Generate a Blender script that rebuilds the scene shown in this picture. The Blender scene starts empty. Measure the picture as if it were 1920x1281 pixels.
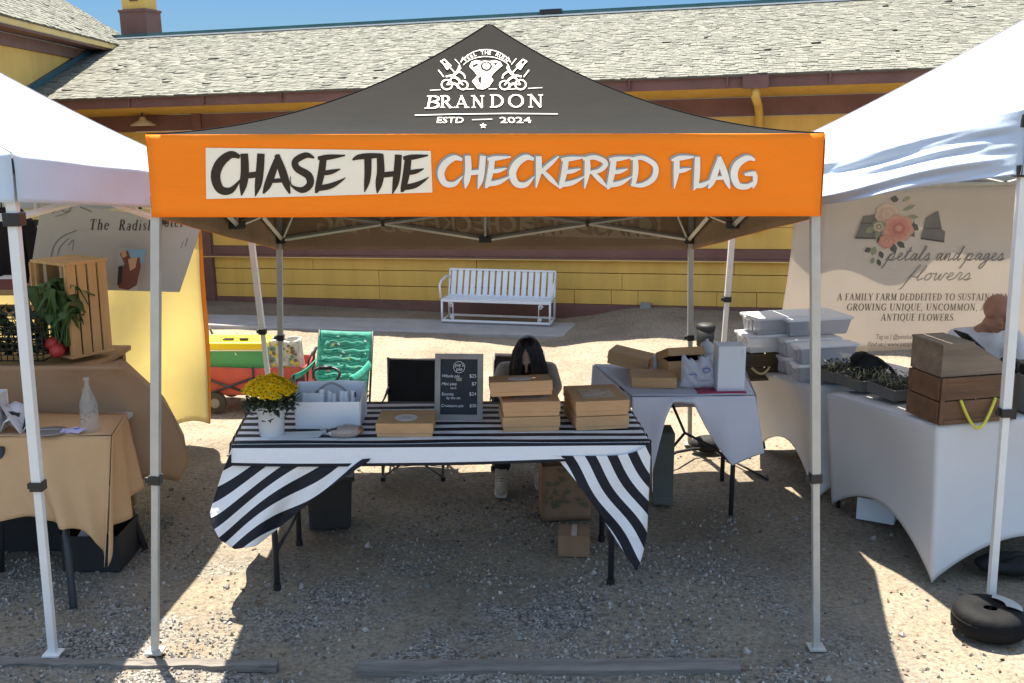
import bpy, bmesh, math, random
from math import sin, cos, pi, radians as R, atan2, sqrt
from mathutils import Vector, Matrix, Euler
C = bpy.context.scene.collection
SC = bpy.context.scene
random.seed(7)

# ---------------------------------------------------------------- camera, sky, sun, exposure
CAM_H, PITCH, FPX = 2.40, R(12.1), 2000.0
cam = bpy.data.objects.new('camera', bpy.data.cameras.new('camera'))
C.objects.link(cam)
cam.location = (0, 0, CAM_H)
cam.rotation_euler = (R(90) - PITCH, 0, 0)
cam.data.sensor_width = 36
cam.data.lens = 36 * FPX / 1920
cam.data.clip_end = 600
SC.camera = cam

SUN_TO = Vector((-0.13, 0.34, 1.0)).normalized()          # towards the sun: behind the stalls, high
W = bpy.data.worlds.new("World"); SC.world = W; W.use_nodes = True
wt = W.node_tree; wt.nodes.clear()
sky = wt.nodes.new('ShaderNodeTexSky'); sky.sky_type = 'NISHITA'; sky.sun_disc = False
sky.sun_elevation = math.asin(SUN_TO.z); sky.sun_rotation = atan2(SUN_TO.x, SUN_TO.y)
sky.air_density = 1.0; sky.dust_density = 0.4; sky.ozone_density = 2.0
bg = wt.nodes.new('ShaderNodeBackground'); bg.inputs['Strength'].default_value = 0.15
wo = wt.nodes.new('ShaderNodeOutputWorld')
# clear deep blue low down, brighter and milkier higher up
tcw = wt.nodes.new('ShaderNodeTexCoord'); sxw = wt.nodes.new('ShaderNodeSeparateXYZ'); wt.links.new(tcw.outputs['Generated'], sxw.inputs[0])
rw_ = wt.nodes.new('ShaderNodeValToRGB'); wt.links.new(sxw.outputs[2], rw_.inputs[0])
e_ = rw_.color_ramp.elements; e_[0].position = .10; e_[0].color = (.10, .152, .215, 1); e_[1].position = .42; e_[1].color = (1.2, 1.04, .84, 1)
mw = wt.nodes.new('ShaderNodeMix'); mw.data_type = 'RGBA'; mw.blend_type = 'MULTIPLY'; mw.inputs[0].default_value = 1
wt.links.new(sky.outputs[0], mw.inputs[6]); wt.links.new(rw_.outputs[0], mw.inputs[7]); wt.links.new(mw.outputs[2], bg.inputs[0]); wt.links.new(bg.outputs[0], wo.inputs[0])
sl = bpy.data.lights.new('sun', 'SUN'); sl.energy = 4.8; sl.angle = R(0.5); sl.color = (1, 0.93, 0.80)
so = bpy.data.objects.new('sun', sl); C.objects.link(so)
so.rotation_euler = (-SUN_TO).to_track_quat('-Z', 'Y').to_euler()
SC.view_settings.view_transform = 'Standard'; SC.view_settings.look = 'None'
SC.view_settings.gamma = 1; SC.view_settings.exposure = 1.75
SC.view_settings.use_curve_mapping = False
SC.cycles.max_bounces = 8; SC.cycles.use_denoising = True

# ---------------------------------------------------------------- measuring helpers
def _ray(px, py):
    a = (px - 960) / FPX; b = (640.5 - py) / FPX
    return Vector((a, cos(PITCH) + b * sin(PITCH), -sin(PITCH) + b * cos(PITCH)))
def G(px, py, z=0.0):                       # point at height z seen there
    r = _ray(px, py); return Vector((0, 0, CAM_H)) + r * ((z - CAM_H) / r.z)
def AY(px, py, Y):                          # point at distance Y seen there
    r = _ray(px, py); return Vector((0, 0, CAM_H)) + r * (Y / r.y)
def PR(p):
    d = p[1] * cos(PITCH) - (p[2] - CAM_H) * sin(PITCH); u = p[1] * sin(PITCH) + (p[2] - CAM_H) * cos(PITCH)
    return 960 + FPX * p[0] / d, 640.5 - FPX * u / d

# ---------------------------------------------------------------- materials
_cache = {}
def M(name, col, rough=0.75, var=0.12, scale=6.0, bump=0.0, bscale=60.0, metal=0.0, trans=0.0, spec=0.4, alpha=1.0, island=0.0, stretch=(1, 1, 1), detail=5):
    if name in _cache: return _cache[name]
    m = bpy.data.materials.new(name); m.use_nodes = True; nt = m.node_tree; N = nt.nodes; L = nt.links
    b = N['Principled BSDF']; out = N['Material Output']
    b.inputs['Roughness'].default_value = rough; b.inputs['Metallic'].default_value = metal
    b.inputs['Specular IOR Level'].default_value = spec
    tc = N.new('ShaderNodeTexCoord'); mp = N.new('ShaderNodeMapping'); mp.inputs['Scale'].default_value = stretch
    L.new(tc.outputs['Object'], mp.inputs['Vector'])
    nz = N.new('ShaderNodeTexNoise'); nz.inputs['Scale'].default_value = scale; nz.inputs['Detail'].default_value = detail
    nz.inputs['Roughness'].default_value = 0.6
    L.new(mp.outputs[0], nz.inputs['Vector'])
    ramp = N.new('ShaderNodeMapRange'); ramp.inputs[1].default_value = 0.3; ramp.inputs[2].default_value = 0.7
    ramp.inputs[3].default_value = 1 - var; ramp.inputs[4].default_value = 1 + var
    L.new(nz.outputs['Fac'], ramp.inputs[0])
    val = ramp.outputs[0]
    if island > 0:
        gi = N.new('ShaderNodeNewGeometry'); mr = N.new('ShaderNodeMapRange')
        mr.inputs[3].default_value = 1 - island; mr.inputs[4].default_value = 1 + island
        L.new(gi.outputs['Random Per Island'], mr.inputs[0])
        mu = N.new('ShaderNodeMath'); mu.operation = 'MULTIPLY'
        L.new(val, mu.inputs[0]); L.new(mr.outputs[0], mu.inputs[1]); val = mu.outputs[0]
    mix = N.new('ShaderNodeVectorMath'); mix.operation = 'SCALE'; mix.inputs[0].default_value = col[:3]
    L.new(val, mix.inputs['Scale']); L.new(mix.outputs[0], b.inputs['Base Color'])
    if bump > 0:
        n2 = N.new('ShaderNodeTexNoise'); n2.inputs['Scale'].default_value = bscale; n2.inputs['Detail'].default_value = 4
        L.new(mp.outputs[0], n2.inputs['Vector'])
        bp = N.new('ShaderNodeBump'); bp.inputs['Strength'].default_value = bump; bp.inputs['Distance'].default_value = 0.02
        L.new(n2.outputs['Fac'], bp.inputs['Height']); L.new(bp.outputs[0], b.inputs['Normal'])
    last = b.outputs[0]
    if trans > 0:
        tr = N.new('ShaderNodeBsdfTranslucent'); L.new(mix.outputs[0], tr.inputs['Color'])
        ms = N.new('ShaderNodeMixShader'); ms.inputs[0].default_value = trans
        L.new(last, ms.inputs[1]); L.new(tr.outputs[0], ms.inputs[2]); last = ms.outputs[0]
    if alpha < 1:
        tp = N.new('ShaderNodeBsdfTransparent'); tp.inputs[0].default_value = (0.97, 0.97, 0.98, 1)
        ms = N.new('ShaderNodeMixShader'); ms.inputs[0].default_value = alpha
        L.new(tp.outputs[0], ms.inputs[1]); L.new(last, ms.inputs[2]); last = ms.outputs[0]
    L.new(last, out.inputs[0])
    _cache[name] = m
    return m

def stripe_mat(name, dark, light, period, duty=0.5, rough=0.6):
    m = bpy.data.materials.new(name); m.use_nodes = True; nt = m.node_tree; N = nt.nodes; L = nt.links
    b = N['Principled BSDF']; b.inputs['Roughness'].default_value = rough; b.inputs['Specular IOR Level'].default_value = 0.25
    uv = N.new('ShaderNodeUVMap'); sp = N.new('ShaderNodeSeparateXYZ'); L.new(uv.outputs[0], sp.inputs[0])
    d = N.new('ShaderNodeMath'); d.operation = 'DIVIDE'; d.inputs[1].default_value = period; L.new(sp.outputs[1], d.inputs[0])
    f = N.new('ShaderNodeMath'); f.operation = 'FRACT'; L.new(d.outputs[0], f.inputs[0])
    lt = N.new('ShaderNodeMath'); lt.operation = 'LESS_THAN'; lt.inputs[1].default_value = duty; L.new(f.outputs[0], lt.inputs[0])
    mx = N.new('ShaderNodeMix'); mx.data_type = 'RGBA'
    L.new(lt.outputs[0], mx.inputs[0]); mx.inputs[6].default_value = (*light, 1); mx.inputs[7].default_value = (*dark, 1)
    L.new(mx.outputs[2], b.inputs['Base Color'])
    tc = N.new('ShaderNodeTexCoord'); nz = N.new('ShaderNodeTexNoise'); nz.inputs['Scale'].default_value = 9; nz.inputs['Detail'].default_value = 3
    L.new(tc.outputs['Object'], nz.inputs['Vector'])
    bp = N.new('ShaderNodeBump'); bp.inputs['Strength'].default_value = 0.7; bp.inputs['Distance'].default_value = 0.03
    L.new(nz.outputs['Fac'], bp.inputs['Height']); L.new(bp.outputs[0], b.inputs['Normal'])
    return m

# ---------------------------------------------------------------- mesh collector
class MB:
    def __init__(s, *mats):
        s.v = []; s.f = []; s.mi = []; s.sm = []; s.uv = []; s.mats = list(mats); s.cur = 0; s.T = Matrix.Identity(4)
    def mat(s, m):
        if m not in s.mats: s.mats.append(m)
        s.cur = s.mats.index(m); return s
    def at(s, loc=(0, 0, 0), rot=(0, 0, 0), sc=(1, 1, 1)):
        s.T = Matrix.LocRotScale(Vector(loc), Euler(rot), Vector(sc)); return s
    def add(s, vs, fs, smooth=False, uvs=None):
        o = len(s.v)
        for i, p in enumerate(vs):
            s.v.append(s.T @ Vector(p)); s.uv.append(uvs[i] if uvs else (0, 0))
        for f in fs:
            s.f.append([o + i for i in f]); s.mi.append(s.cur); s.sm.append(smooth)
        return s
    def box(s, c, d, rot=None, taper=1.0):
        x, y, z = d[0] / 2, d[1] / 2, d[2] / 2; t = taper
        vs = [(-x * t, -y * t, -z), (x * t, -y * t, -z), (x * t, y * t, -z), (-x * t, y * t, -z), (-x, -y, z), (x, -y, z), (x, y, z), (-x, y, z)]
        m = Euler(rot).to_matrix() if rot else Matrix.Identity(3)
        vs = [Vector(c) + m @ Vector(p) for p in vs]
        return s.add(vs, [(0, 3, 2, 1), (4, 5, 6, 7), (0, 1, 5, 4), (1, 2, 6, 5), (2, 3, 7, 6), (3, 0, 4, 7)])
    def cyl(s, p0, p1, r0, r1=None, n=12, smooth=True):
        p0 = Vector(p0); p1 = Vector(p1); r1 = r0 if r1 is None else r1
        a = (p1 - p0).normalized(); u = a.orthogonal().normalized()
        if abs(a.z) > 0.9: u = (Vector((1, 0, 0)) - a * a.x).normalized()
        w = a.cross(u)
        vs = []
        ph = pi / 4 if n == 4 else 0
        for p, r in ((p0, r0), (p1, r1)):
            for i in range(n):
                t = 2 * pi * i / n + ph; vs.append(p + u * (r * cos(t)) + w * (r * sin(t)))
        fs = [(i, (i + 1) % n, n + (i + 1) % n, n + i) for i in range(n)]
        s.add(vs, fs, smooth and n > 6)
        s.add(vs[:n], [tuple(range(n))[::-1]]); s.add(vs[n:], [tuple(range(n))])
        return s
    def bar(s, p0, p1, w):                       # square tube
        return s.cyl(p0, p1, w * 0.7071, n=4, smooth=False)
    def tube(s, pts, r, n=8, closed=False, taper=None):
        pts = [Vector(p) for p in pts]; k = len(pts); vs = []; prev = None
        for i, p in enumerate(pts):
            a = pts[(i + 1) % k] if (closed or i < k - 1) else p
            b = pts[i - 1] if (closed or i > 0) else p
            t = (a - b).normalized()
            u = (prev - t * prev.dot(t)).normalized() if prev and (prev - t * prev.dot(t)).length > 1e-4 else t.orthogonal().normalized()
            prev = u; w = t.cross(u); rr = r if taper is None else r * taper(i / (k - 1))
            for j in range(n):
                q = 2 * pi * j / n; vs.append(p + u * (rr * cos(q)) + w * (rr * sin(q)))
        fs = []
        for i in range(k if closed else k - 1):
            i2 = (i + 1) % k
            for j in range(n):
                fs.append((i * n + j, i * n + (j + 1) % n, i2 * n + (j + 1) % n, i2 * n + j))
        if not closed: fs += [tuple(range(n))[::-1], tuple((k - 1) * n + j for j in range(n))]
        return s.add(vs, fs, True)
    def lathe(s, prof, c=(0, 0, 0), n=24, smooth=True):
        vs = []; c = Vector(c)
        for r, z in prof:
            for i in range(n): vs.append(c + Vector((r * cos(2 * pi * i / n), r * sin(2 * pi * i / n), z)))
        fs = []
        for k in range(len(prof) - 1):
            for i in range(n): fs.append((k * n + i, k * n + (i + 1) % n, (k + 1) * n + (i + 1) % n, (k + 1) * n + i))
        return s.add(vs, fs, smooth)
    def grid(s, fn, nu, nv, smooth=True, uvf=None, keep=None):
        vs = []; uvs = []
        for j in range(nv + 1):
            for i in range(nu + 1):
                u, v = i / nu, j / nv; vs.append(fn(u, v)); uvs.append(uvf(u, v) if uvf else (u, v))
        fs = []
        for j in range(nv):
            for i in range(nu):
                if keep and not keep((i + .5) / nu, (j + .5) / nv): continue
                a = j * (nu + 1) + i; fs.append((a, a + 1, a + nu + 2, a + nu + 1))
        return s.add(vs, fs, smooth, uvs)
    def blob(s, c, r, n=10, m=7, jit=0.0, rot=None):
        vs = []; fs = []; mt = Euler(rot).to_matrix() if rot else Matrix.Identity(3)
        r = (r, r, r) if isinstance(r, (int, float)) else r
        for j in range(m + 1):
            for i in range(n):
                th = pi * j / m; ph = 2 * pi * i / n; k = 1 + jit * (random.random() - .5)
                vs.append(Vector(c) + mt @ Vector((r[0] * k * sin(th) * cos(ph), r[1] * k * sin(th) * sin(ph), r[2] * k * cos(th))))
        for j in range(m):
            for i in range(n): fs.append((j * n + i, (j + 1) * n + i, (j + 1) * n + (i + 1) % n, j * n + (i + 1) % n))
        return s.add(vs, fs, True)
    def sheet(s, pts, th, nrm):                 # flat polygon given thickness
        pts = [Vector(p) for p in pts]; n = Vector(nrm).normalized() * th; k = len(pts)
        vs = pts + [p + n for p in pts]
        return s.add(vs, [tuple(range(k))[::-1], tuple(range(k, 2 * k))] + [(i, (i + 1) % k, k + (i + 1) % k, k + i) for i in range(k)])
    def stroke(s, pts, mp, lift=0.0, smooth_n=5):   # pts: (x, y, width) in a 2-D plane; mp(x, y, lift) -> 3-D
        P = catmull(pts, smooth_n) if len(pts) > 2 else pts
        L = []; Rr = []; k = len(P)
        for i, (x, y, w) in enumerate(P):
            a = P[min(i + 1, k - 1)]; b = P[max(i - 1, 0)]; dx, dy = a[0] - b[0], a[1] - b[1]; l = sqrt(dx * dx + dy * dy) or 1
            nx, ny = -dy / l * w / 2, dx / l * w / 2
            L.append((x + nx, y + ny)); Rr.append((x - nx, y - ny))
        vs = [mp(*p, lift) for p in L] + [mp(*p, lift) for p in Rr]
        return s.add(vs, [(i, i + 1, k + i + 1, k + i) for i in range(k - 1)])
    def poly(s, pts, mp, lift=0.0):
        return s.add([mp(x, y, lift) for x, y in pts], [tuple(range(len(pts)))])
    def text(s, string, mp, x, y, h, lift=0.0, shear=0.0, align='LEFT', width=None, flip=False):
        vs, fs = text2d(string, shear, align)
        if not vs: return s
        x0 = min(p[0] for p in vs); x1 = max(p[0] for p in vs); kx = h
        if width: kx = width / (x1 - x0); x -= x0 * kx if align == 'LEFT' else 0
        sy = -1 if flip else 1
        return s.add([mp(x + p[0] * kx, y + sy * p[1] * h, lift) for p in vs], fs)
    def build(s, name, parent=None, bevel=0.0, subsurf=0, solid=0.0, loc=None, rot=None):
        me = bpy.data.meshes.new(name); me.from_pydata([tuple(p) for p in s.v], [], s.f)
        for m in s.mats: me.materials.append(m)
        me.polygons.foreach_set('material_index', s.mi); me.polygons.foreach_set('use_smooth', s.sm)
        ul = me.uv_layers.new(name='UVMap'); buf = []
        for l in me.loops: buf.extend(s.uv[l.vertex_index])
        ul.data.foreach_set('uv', buf)
        me.validate(); me.update()
        ob = bpy.data.objects.new(name, me); C.objects.link(ob)
        if parent: ob.parent = parent
        if loc: ob.location = loc
        if rot: ob.rotation_euler = rot
        if solid:
            k = ob.modifiers.new('solid', 'SOLIDIFY'); k.thickness = solid; k.offset = 0
        if bevel:
            k = ob.modifiers.new('bevel', 'BEVEL'); k.width = bevel; k.segments = 2; k.limit_method = 'ANGLE'; k.angle_limit = R(40)
        if subsurf:
            k = ob.modifiers.new('sub', 'SUBSURF'); k.levels = subsurf; k.render_levels = subsurf
        return ob

def catmull(P, n):
    out = []; k = len(P)
    for i in range(k - 1):
        p0, p1, p2, p3 = P[max(i - 1, 0)], P[i], P[i + 1], P[min(i + 2, k - 1)]
        for j in range(n):
            t = j / n
            out.append(tuple(0.5 * (2 * b + (c - a) * t + (2 * a - 5 * b + 4 * c - d) * t * t + (3 * b - a - 3 * c + d) * t ** 3) for a, b, c, d in zip(p0, p1, p2, p3)))
    out.append(tuple(P[-1])); return out

_txt = {}
def text2d(string, shear=0.0, align='LEFT'):
    key = (string, shear, align)
    if key in _txt: return _txt[key]
    cu = bpy.data.curves.new('lettering', 'FONT'); cu.body = string; cu.shear = shear; cu.align_x = align; cu.resolution_u = 3; cu.size = 1.37
    ob = bpy.data.objects.new('lettering', cu); C.objects.link(ob)
    dg = bpy.context.evaluated_depsgraph_get(); me = ob.evaluated_get(dg).to_mesh()
    vs = [(v.co.x, v.co.y) for v in me.vertices]; fs = [tuple(p.vertices) for p in me.polygons]
    ob.evaluated_get(dg).to_mesh_clear(); bpy.data.objects.remove(ob); bpy.data.curves.remove(cu)
    _txt[key] = (vs, fs); return _txt[key]

def tag(o, label=None, cat=None, group=None, kind=None):
    if label: o['label'] = label
    if cat: o['category'] = cat
    if group: o['group'] = group
    if kind: o['kind'] = kind
    return o
def thing(name, label, cat, loc=(0, 0, 0), rot=(0, 0, 0), group=None):
    o = bpy.data.objects.new(name, None); C.objects.link(o); o.location = loc; o.rotation_euler = rot; o.empty_display_size = 0.1
    return tag(o, label, cat, group)
def copy_tree(o, parent=None):
    c = o.copy(); C.objects.link(c); c.parent = parent
    for ch in [x for x in bpy.data.objects if x.parent == o]: copy_tree(ch, c)
    return c
def lerp(a, b, t): return a + (b - a) * t
def vl(a, b, t): return Vector(a).lerp(Vector(b), t)
def polyat(P, t):                                # point on a list of (t, value...) by t
    for a, b in zip(P, P[1:]):
        if t <= b[0]:
            k = (t - a[0]) / (b[0] - a[0] or 1); return tuple(lerp(x, y, k) for x, y in zip(a[1:], b[1:]))
    return P[-1][1:]
def arc(cx, cy, rx, ry, a0, a1, w, n=12): return [(cx + rx * cos(R(lerp(a0, a1, i / n))), cy + ry * sin(R(lerp(a0, a1, i / n))), w(lerp(a0, a1, i / n)) if callable(w) else w) for i in range(n + 1)]

# ---------------------------------------------------------------- hand drawn letters
BRUSH = {
 'C': [[(.9, .9, .10), (.6, .96, .2), (.25, .75, .25), (.1, .42, .25), (.25, .1, .22), (.6, .07, .17), (.92, .34, .03)]],
 'H': [[(.2, 1, .2), (.22, .55, .22), (.16, .2, .2), (.1, -.06, .03)], [(.8, 1, .2), (.76, .55, .21), (.7, .2, .18), (.6, -.08, .02)], [(.2, .44, .15), (.5, .46, .16), (.82, .5, .14)]],
 'A': [[(.5, 1, .12), (.34, .6, .2), (.16, .2, .2), (.02, -.02, .05)], [(.45, 1, .14), (.62, .6, .22), (.76, .25, .2), (.88, -.02, .05)], [(.22, .3, .1), (.5, .32, .12), (.75, .33, .1)]],
 'S': [[(.92, .9, .05), (.6, .97, .17), (.2, .82, .19), (.25, .62, .2), (.7, .42, .22), (.76, .18, .2), (.45, .03, .17), (.04, .16, .05), (.0, .4, .02)]],
 'E': [[(.12, .9, .1), (.45, .93, .16), (1, .98, .04)], [(.3, .93, .2), (.24, .5, .21), (.12, .05, .16), (.04, -.06, .03)], [(.25, .48, .13), (.55, .52, .14), (.85, .6, .03)], [(.1, .06, .16), (.5, .12, .17), (.8, .24, .1), (1.02, .36, .02)]],
 'T': [[(-.02, .84, .05), (.2, .92, .15), (.6, .95, .17), (1.05, .97, .10)], [(.52, .95, .22), (.52, .5, .2), (.48, .2, .16), (.4, -.06, .02)]],
 'K': [[(.2, 1, .2), (.2, .5, .2), (.1, -.04, .04)], [(.95, 1, .05), (.6, .72, .15), (.25, .45, .12)], [(.35, .52, .12), (.65, .25, .17), (1, -.05, .03)]],
 'R': [[(.22, .95, .18), (.22, .5, .2), (.12, -.04, .04)], [(.05, .92, .1), (.5, .98, .16), (.9, .8, .18), (.7, .56, .15), (.28, .48, .1)], [(.4, .5, .12), (.68, .25, .17), (1, -.04, .03)]],
 'D': [[(.22, .92, .18), (.22, .5, .2), (.14, .05, .14)], [(.02, .92, .08), (.5, .96, .16), (.95, .7, .19), (.9, .3, .19), (.5, .06, .16), (.05, .06, .08)]],
 'F': [[(.25, .95, .18), (.24, .5, .2), (.14, -.06, .03)], [(.02, .86, .06), (.4, .94, .17), (1, .98, .06)], [(.25, .5, .13), (.55, .54, .14), (.88, .6, .03)]],
 'L': [[(.22, 1, .18), (.2, .5, .2), (.14, .1, .16), (.02, -.08, .02)], [(.1, .06, .15), (.5, .1, .16), (.95, .3, .02)]],
 'G': [[(.9, .9, .08), (.6, .96, .19), (.22, .75, .24), (.1, .42, .24), (.25, .1, .21), (.6, .06, .17), (.9, .2, .1)], [(.5, .44, .08), (.75, .46, .15), (.95, .48, .12)], [(.9, .45, .16), (.9, .2, .14), (.82, 0, .04)]],
}
TK, TN = .17, .07
def _st(x, y0=0, y1=1, w=TK): return [(x, y0, w), (x, y1, w)]
def _sf(x, y, k=.16): return [(x - k, y + (.03 if y < .5 else -.03), .06), (x + k, y + (.03 if y < .5 else -.03), .06)]
def _rw(a): return lerp(TN, TK, abs(cos(R(a))))
SERIF = {
 'A': (.9, [[(.45, 1, TN), (.12, 0, TN)], [(.43, 1, TK), (.78, 0, TK)], [(.22, .33, TN), (.62, .33, TN)], _sf(.1, 0), _sf(.8, 0)]),
 'B': (.75, [_st(.2), arc(.3, .75, .3, .22, 90, -90, _rw), arc(.3, .27, .36, .24, 90, -90, _rw), [(.05, .97, .06), (.3, .97, .06)], [(.05, .03, .06), (.3, .03, .06)], [(.2, .52, .06), (.3, .52, .06)]]),
 'C': (.85, [arc(.48, .5, .38, .47, 50, 310, _rw, 20), [(.74, .95, .06), (.74, .7, .06)]]),
 'D': (.9, [_st(.2), arc(.3, .5, .46, .47, 90, -90, _rw, 16), [(.05, .97, .06), (.3, .97, .06)], [(.05, .03, .06), (.3, .03, .06)]]),
 'E': (.72, [_st(.2), [(.05, .97, .06), (.62, .97, .06)], [(.05, .03, .06), (.65, .03, .06)], [(.2, .52, .06), (.5, .52, .06)], [(.62, 1, .06), (.62, .8, .05)], [(.65, 0, .06), (.65, .22, .05)], [(.5, .62, .05), (.5, .42, .05)]]),
 'F': (.68, [_st(.2), [(.05, .97, .06), (.6, .97, .06)], _sf(.2, 0), [(.2, .52, .06), (.48, .52, .06)], [(.6, 1, .06), (.6, .78, .05)]]),
 'G': (.92, [arc(.48, .5, .38, .47, 50, 320, _rw, 20), _st(.76, 0.08, .42, .14), [(.6, .42, .06), (.9, .42, .06)], [(.74, .95, .06), (.74, .72, .06)]]),
 'H': (.95, [_st(.2), _st(.74), [(.2, .52, .06), (.74, .52, .06)], _sf(.2, 0), _sf(.2, 1), _sf(.74, 0), _sf(.74, 1)]),
 'I': (.42, [_st(.2), _sf(.2, 0), _sf(.2, 1)]),
 'L': (.7, [_st(.2), _sf(.2, 1), [(.05, .03, .06), (.62, .03, .06)], [(.62, 0, .06), (.62, .25, .05)]]),
 'M': (1.1, [_st(.18, 0, 1, TN), [(.2, 1, TK), (.52, .05, TK)], [(.52, .05, TN), (.86, 1, TN)], _st(.88), _sf(.18, 0, .13), _sf(.12, 1, .1), _sf(.88, 0), _sf(.92, 1, .1)]),
 'N': (.95, [_st(.2, 0, 1, TN), [(.18, 1, TK), (.76, 0, TK)], _st(.76, 0, 1, TN), _sf(.2, 0, .13), _sf(.12, 1, .1), _sf(.76, 1, .13)]),
 'O': (.95, [arc(.47, .5, .38, .47, 0, 360, _rw, 26)]),
 'Q': (.95, [arc(.47, .5, .38, .47, 0, 360, _rw, 26), [(.45, .08, .1), (.9, -.2, .06)]]),
 'R': (.85, [_st(.2), arc(.3, .74, .32, .24, 90, -90, _rw), [(.4, .5, TK), (.74, 0, TK)], [(.05, .97, .06), (.3, .97, .06)], _sf(.2, 0), [(.2, .5, .06), (.32, .5, .06)], [(.7, .03, .06), (.88, .03, .06)]]),
 'S': (.65, [[(.56, .85, .06), (.4, .96, .07), (.16, .86, .1), (.14, .66, .14), (.4, .5, .18), (.56, .32, .15), (.5, .1, .1), (.28, .03, .07), (.08, .18, .06)], [(.57, 1, .05), (.57, .76, .05)], [(.08, 0, .05), (.08, .26, .05)]]),
 'T': (.78, [_st(.38), [(.04, .97, .06), (.72, .97, .06)], _sf(.38, 0), [(.05, 1, .06), (.05, .76, .05)], [(.71, 1, .06), (.71, .76, .05)]]),
 'U': (.9, [[(.2, 1, TK), (.2, .4, TK), (.3, .08, .12), (.5, .03, TN), (.68, .15, TN), (.74, .4, TN), (.74, 1, TN)], _sf(.2, 1), _sf(.74, 1, .13)]),
 'W': (1.2, [[(.12, 1, TK), (.36, 0, TK)], [(.36, 0, TN), (.6, .95, TN)], [(.58, 1, TK), (.84, 0, TK)], [(.84, 0, TN), (1.08, 1, TN)], _sf(.12, 1), _sf(1.08, 1, .12)]),
 'Y': (.82, [[(.1, 1, TK), (.4, .45, TK)], [(.42, .45, TN), (.72, 1, TN)], _st(.4, 0, .48), _sf(.4, 0), _sf(.1, 1, .13), _sf(.72, 1, .13)]),
 '.': (.3, [[(.1, .07, .14), (.22, .07, .14)]]), ',': (.3, [[(.18, .1, .14), (.1, -.15, .05)]]), ' ': (.36, []),
 'h': (.7, [_st(.18, 0, 1, .14), [(.18, .48, TN), (.36, .62, .09), (.52, .5, .14), (.53, .0, .14)], _sf(.18, 0, .13), _sf(.53, 0, .13), [(.05, .97, .06), (.2, .97, .06)]]),
 'e': (.62, [[(.12, .36, .06), (.52, .38, .06)], arc(.32, .32, .22, .3, 10, 320, lambda a: lerp(.06, .14, abs(cos(R(a)))), 16)]),
 'a': (.62, [[(.12, .5, .08), (.28, .63, .07), (.45, .52, .13), (.45, .05, .14), (.56, .03, .06)], arc(.28, .18, .17, .17, 60, 380, .08, 12)]),
 'd': (.7, [_st(.52, 0, 1, .14), arc(.31, .32, .22, .3, 20, 340, lambda a: lerp(.06, .14, abs(cos(R(a)))), 16), [(.42, .97, .06), (.54, .97, .06)], [(.52, .03, .06), (.66, .03, .06)]]),
 'i': (.36, [_st(.18, 0, .62, .14), _sf(.18, 0, .13), [(.06, .59, .06), (.2, .59, .06)], [(.11, .86, .14), (.24, .86, .14)]]),
 's': (.5, [[(.42, .52, .06), (.28, .63, .07), (.12, .52, .11), (.28, .33, .14), (.42, .17, .12), (.28, .02, .07), (.08, .12, .06)]]),
 'o': (.65, [arc(.32, .32, .22, .3, 0, 360, lambda a: lerp(.06, .14, abs(cos(R(a)))), 18)]),
 't': (.42, [[(.2, .9, .06), (.2, .5, .14), (.2, .15, .14), (.3, .03, .08), (.4, .1, .05)], [(.05, .6, .06), (.38, .6, .06)]]),
 'l': (.36, [_st(.18, 0, 1, .14), _sf(.18, 0, .13), [(.06, .97, .06), (.2, .97, .06)]]),
}
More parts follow.
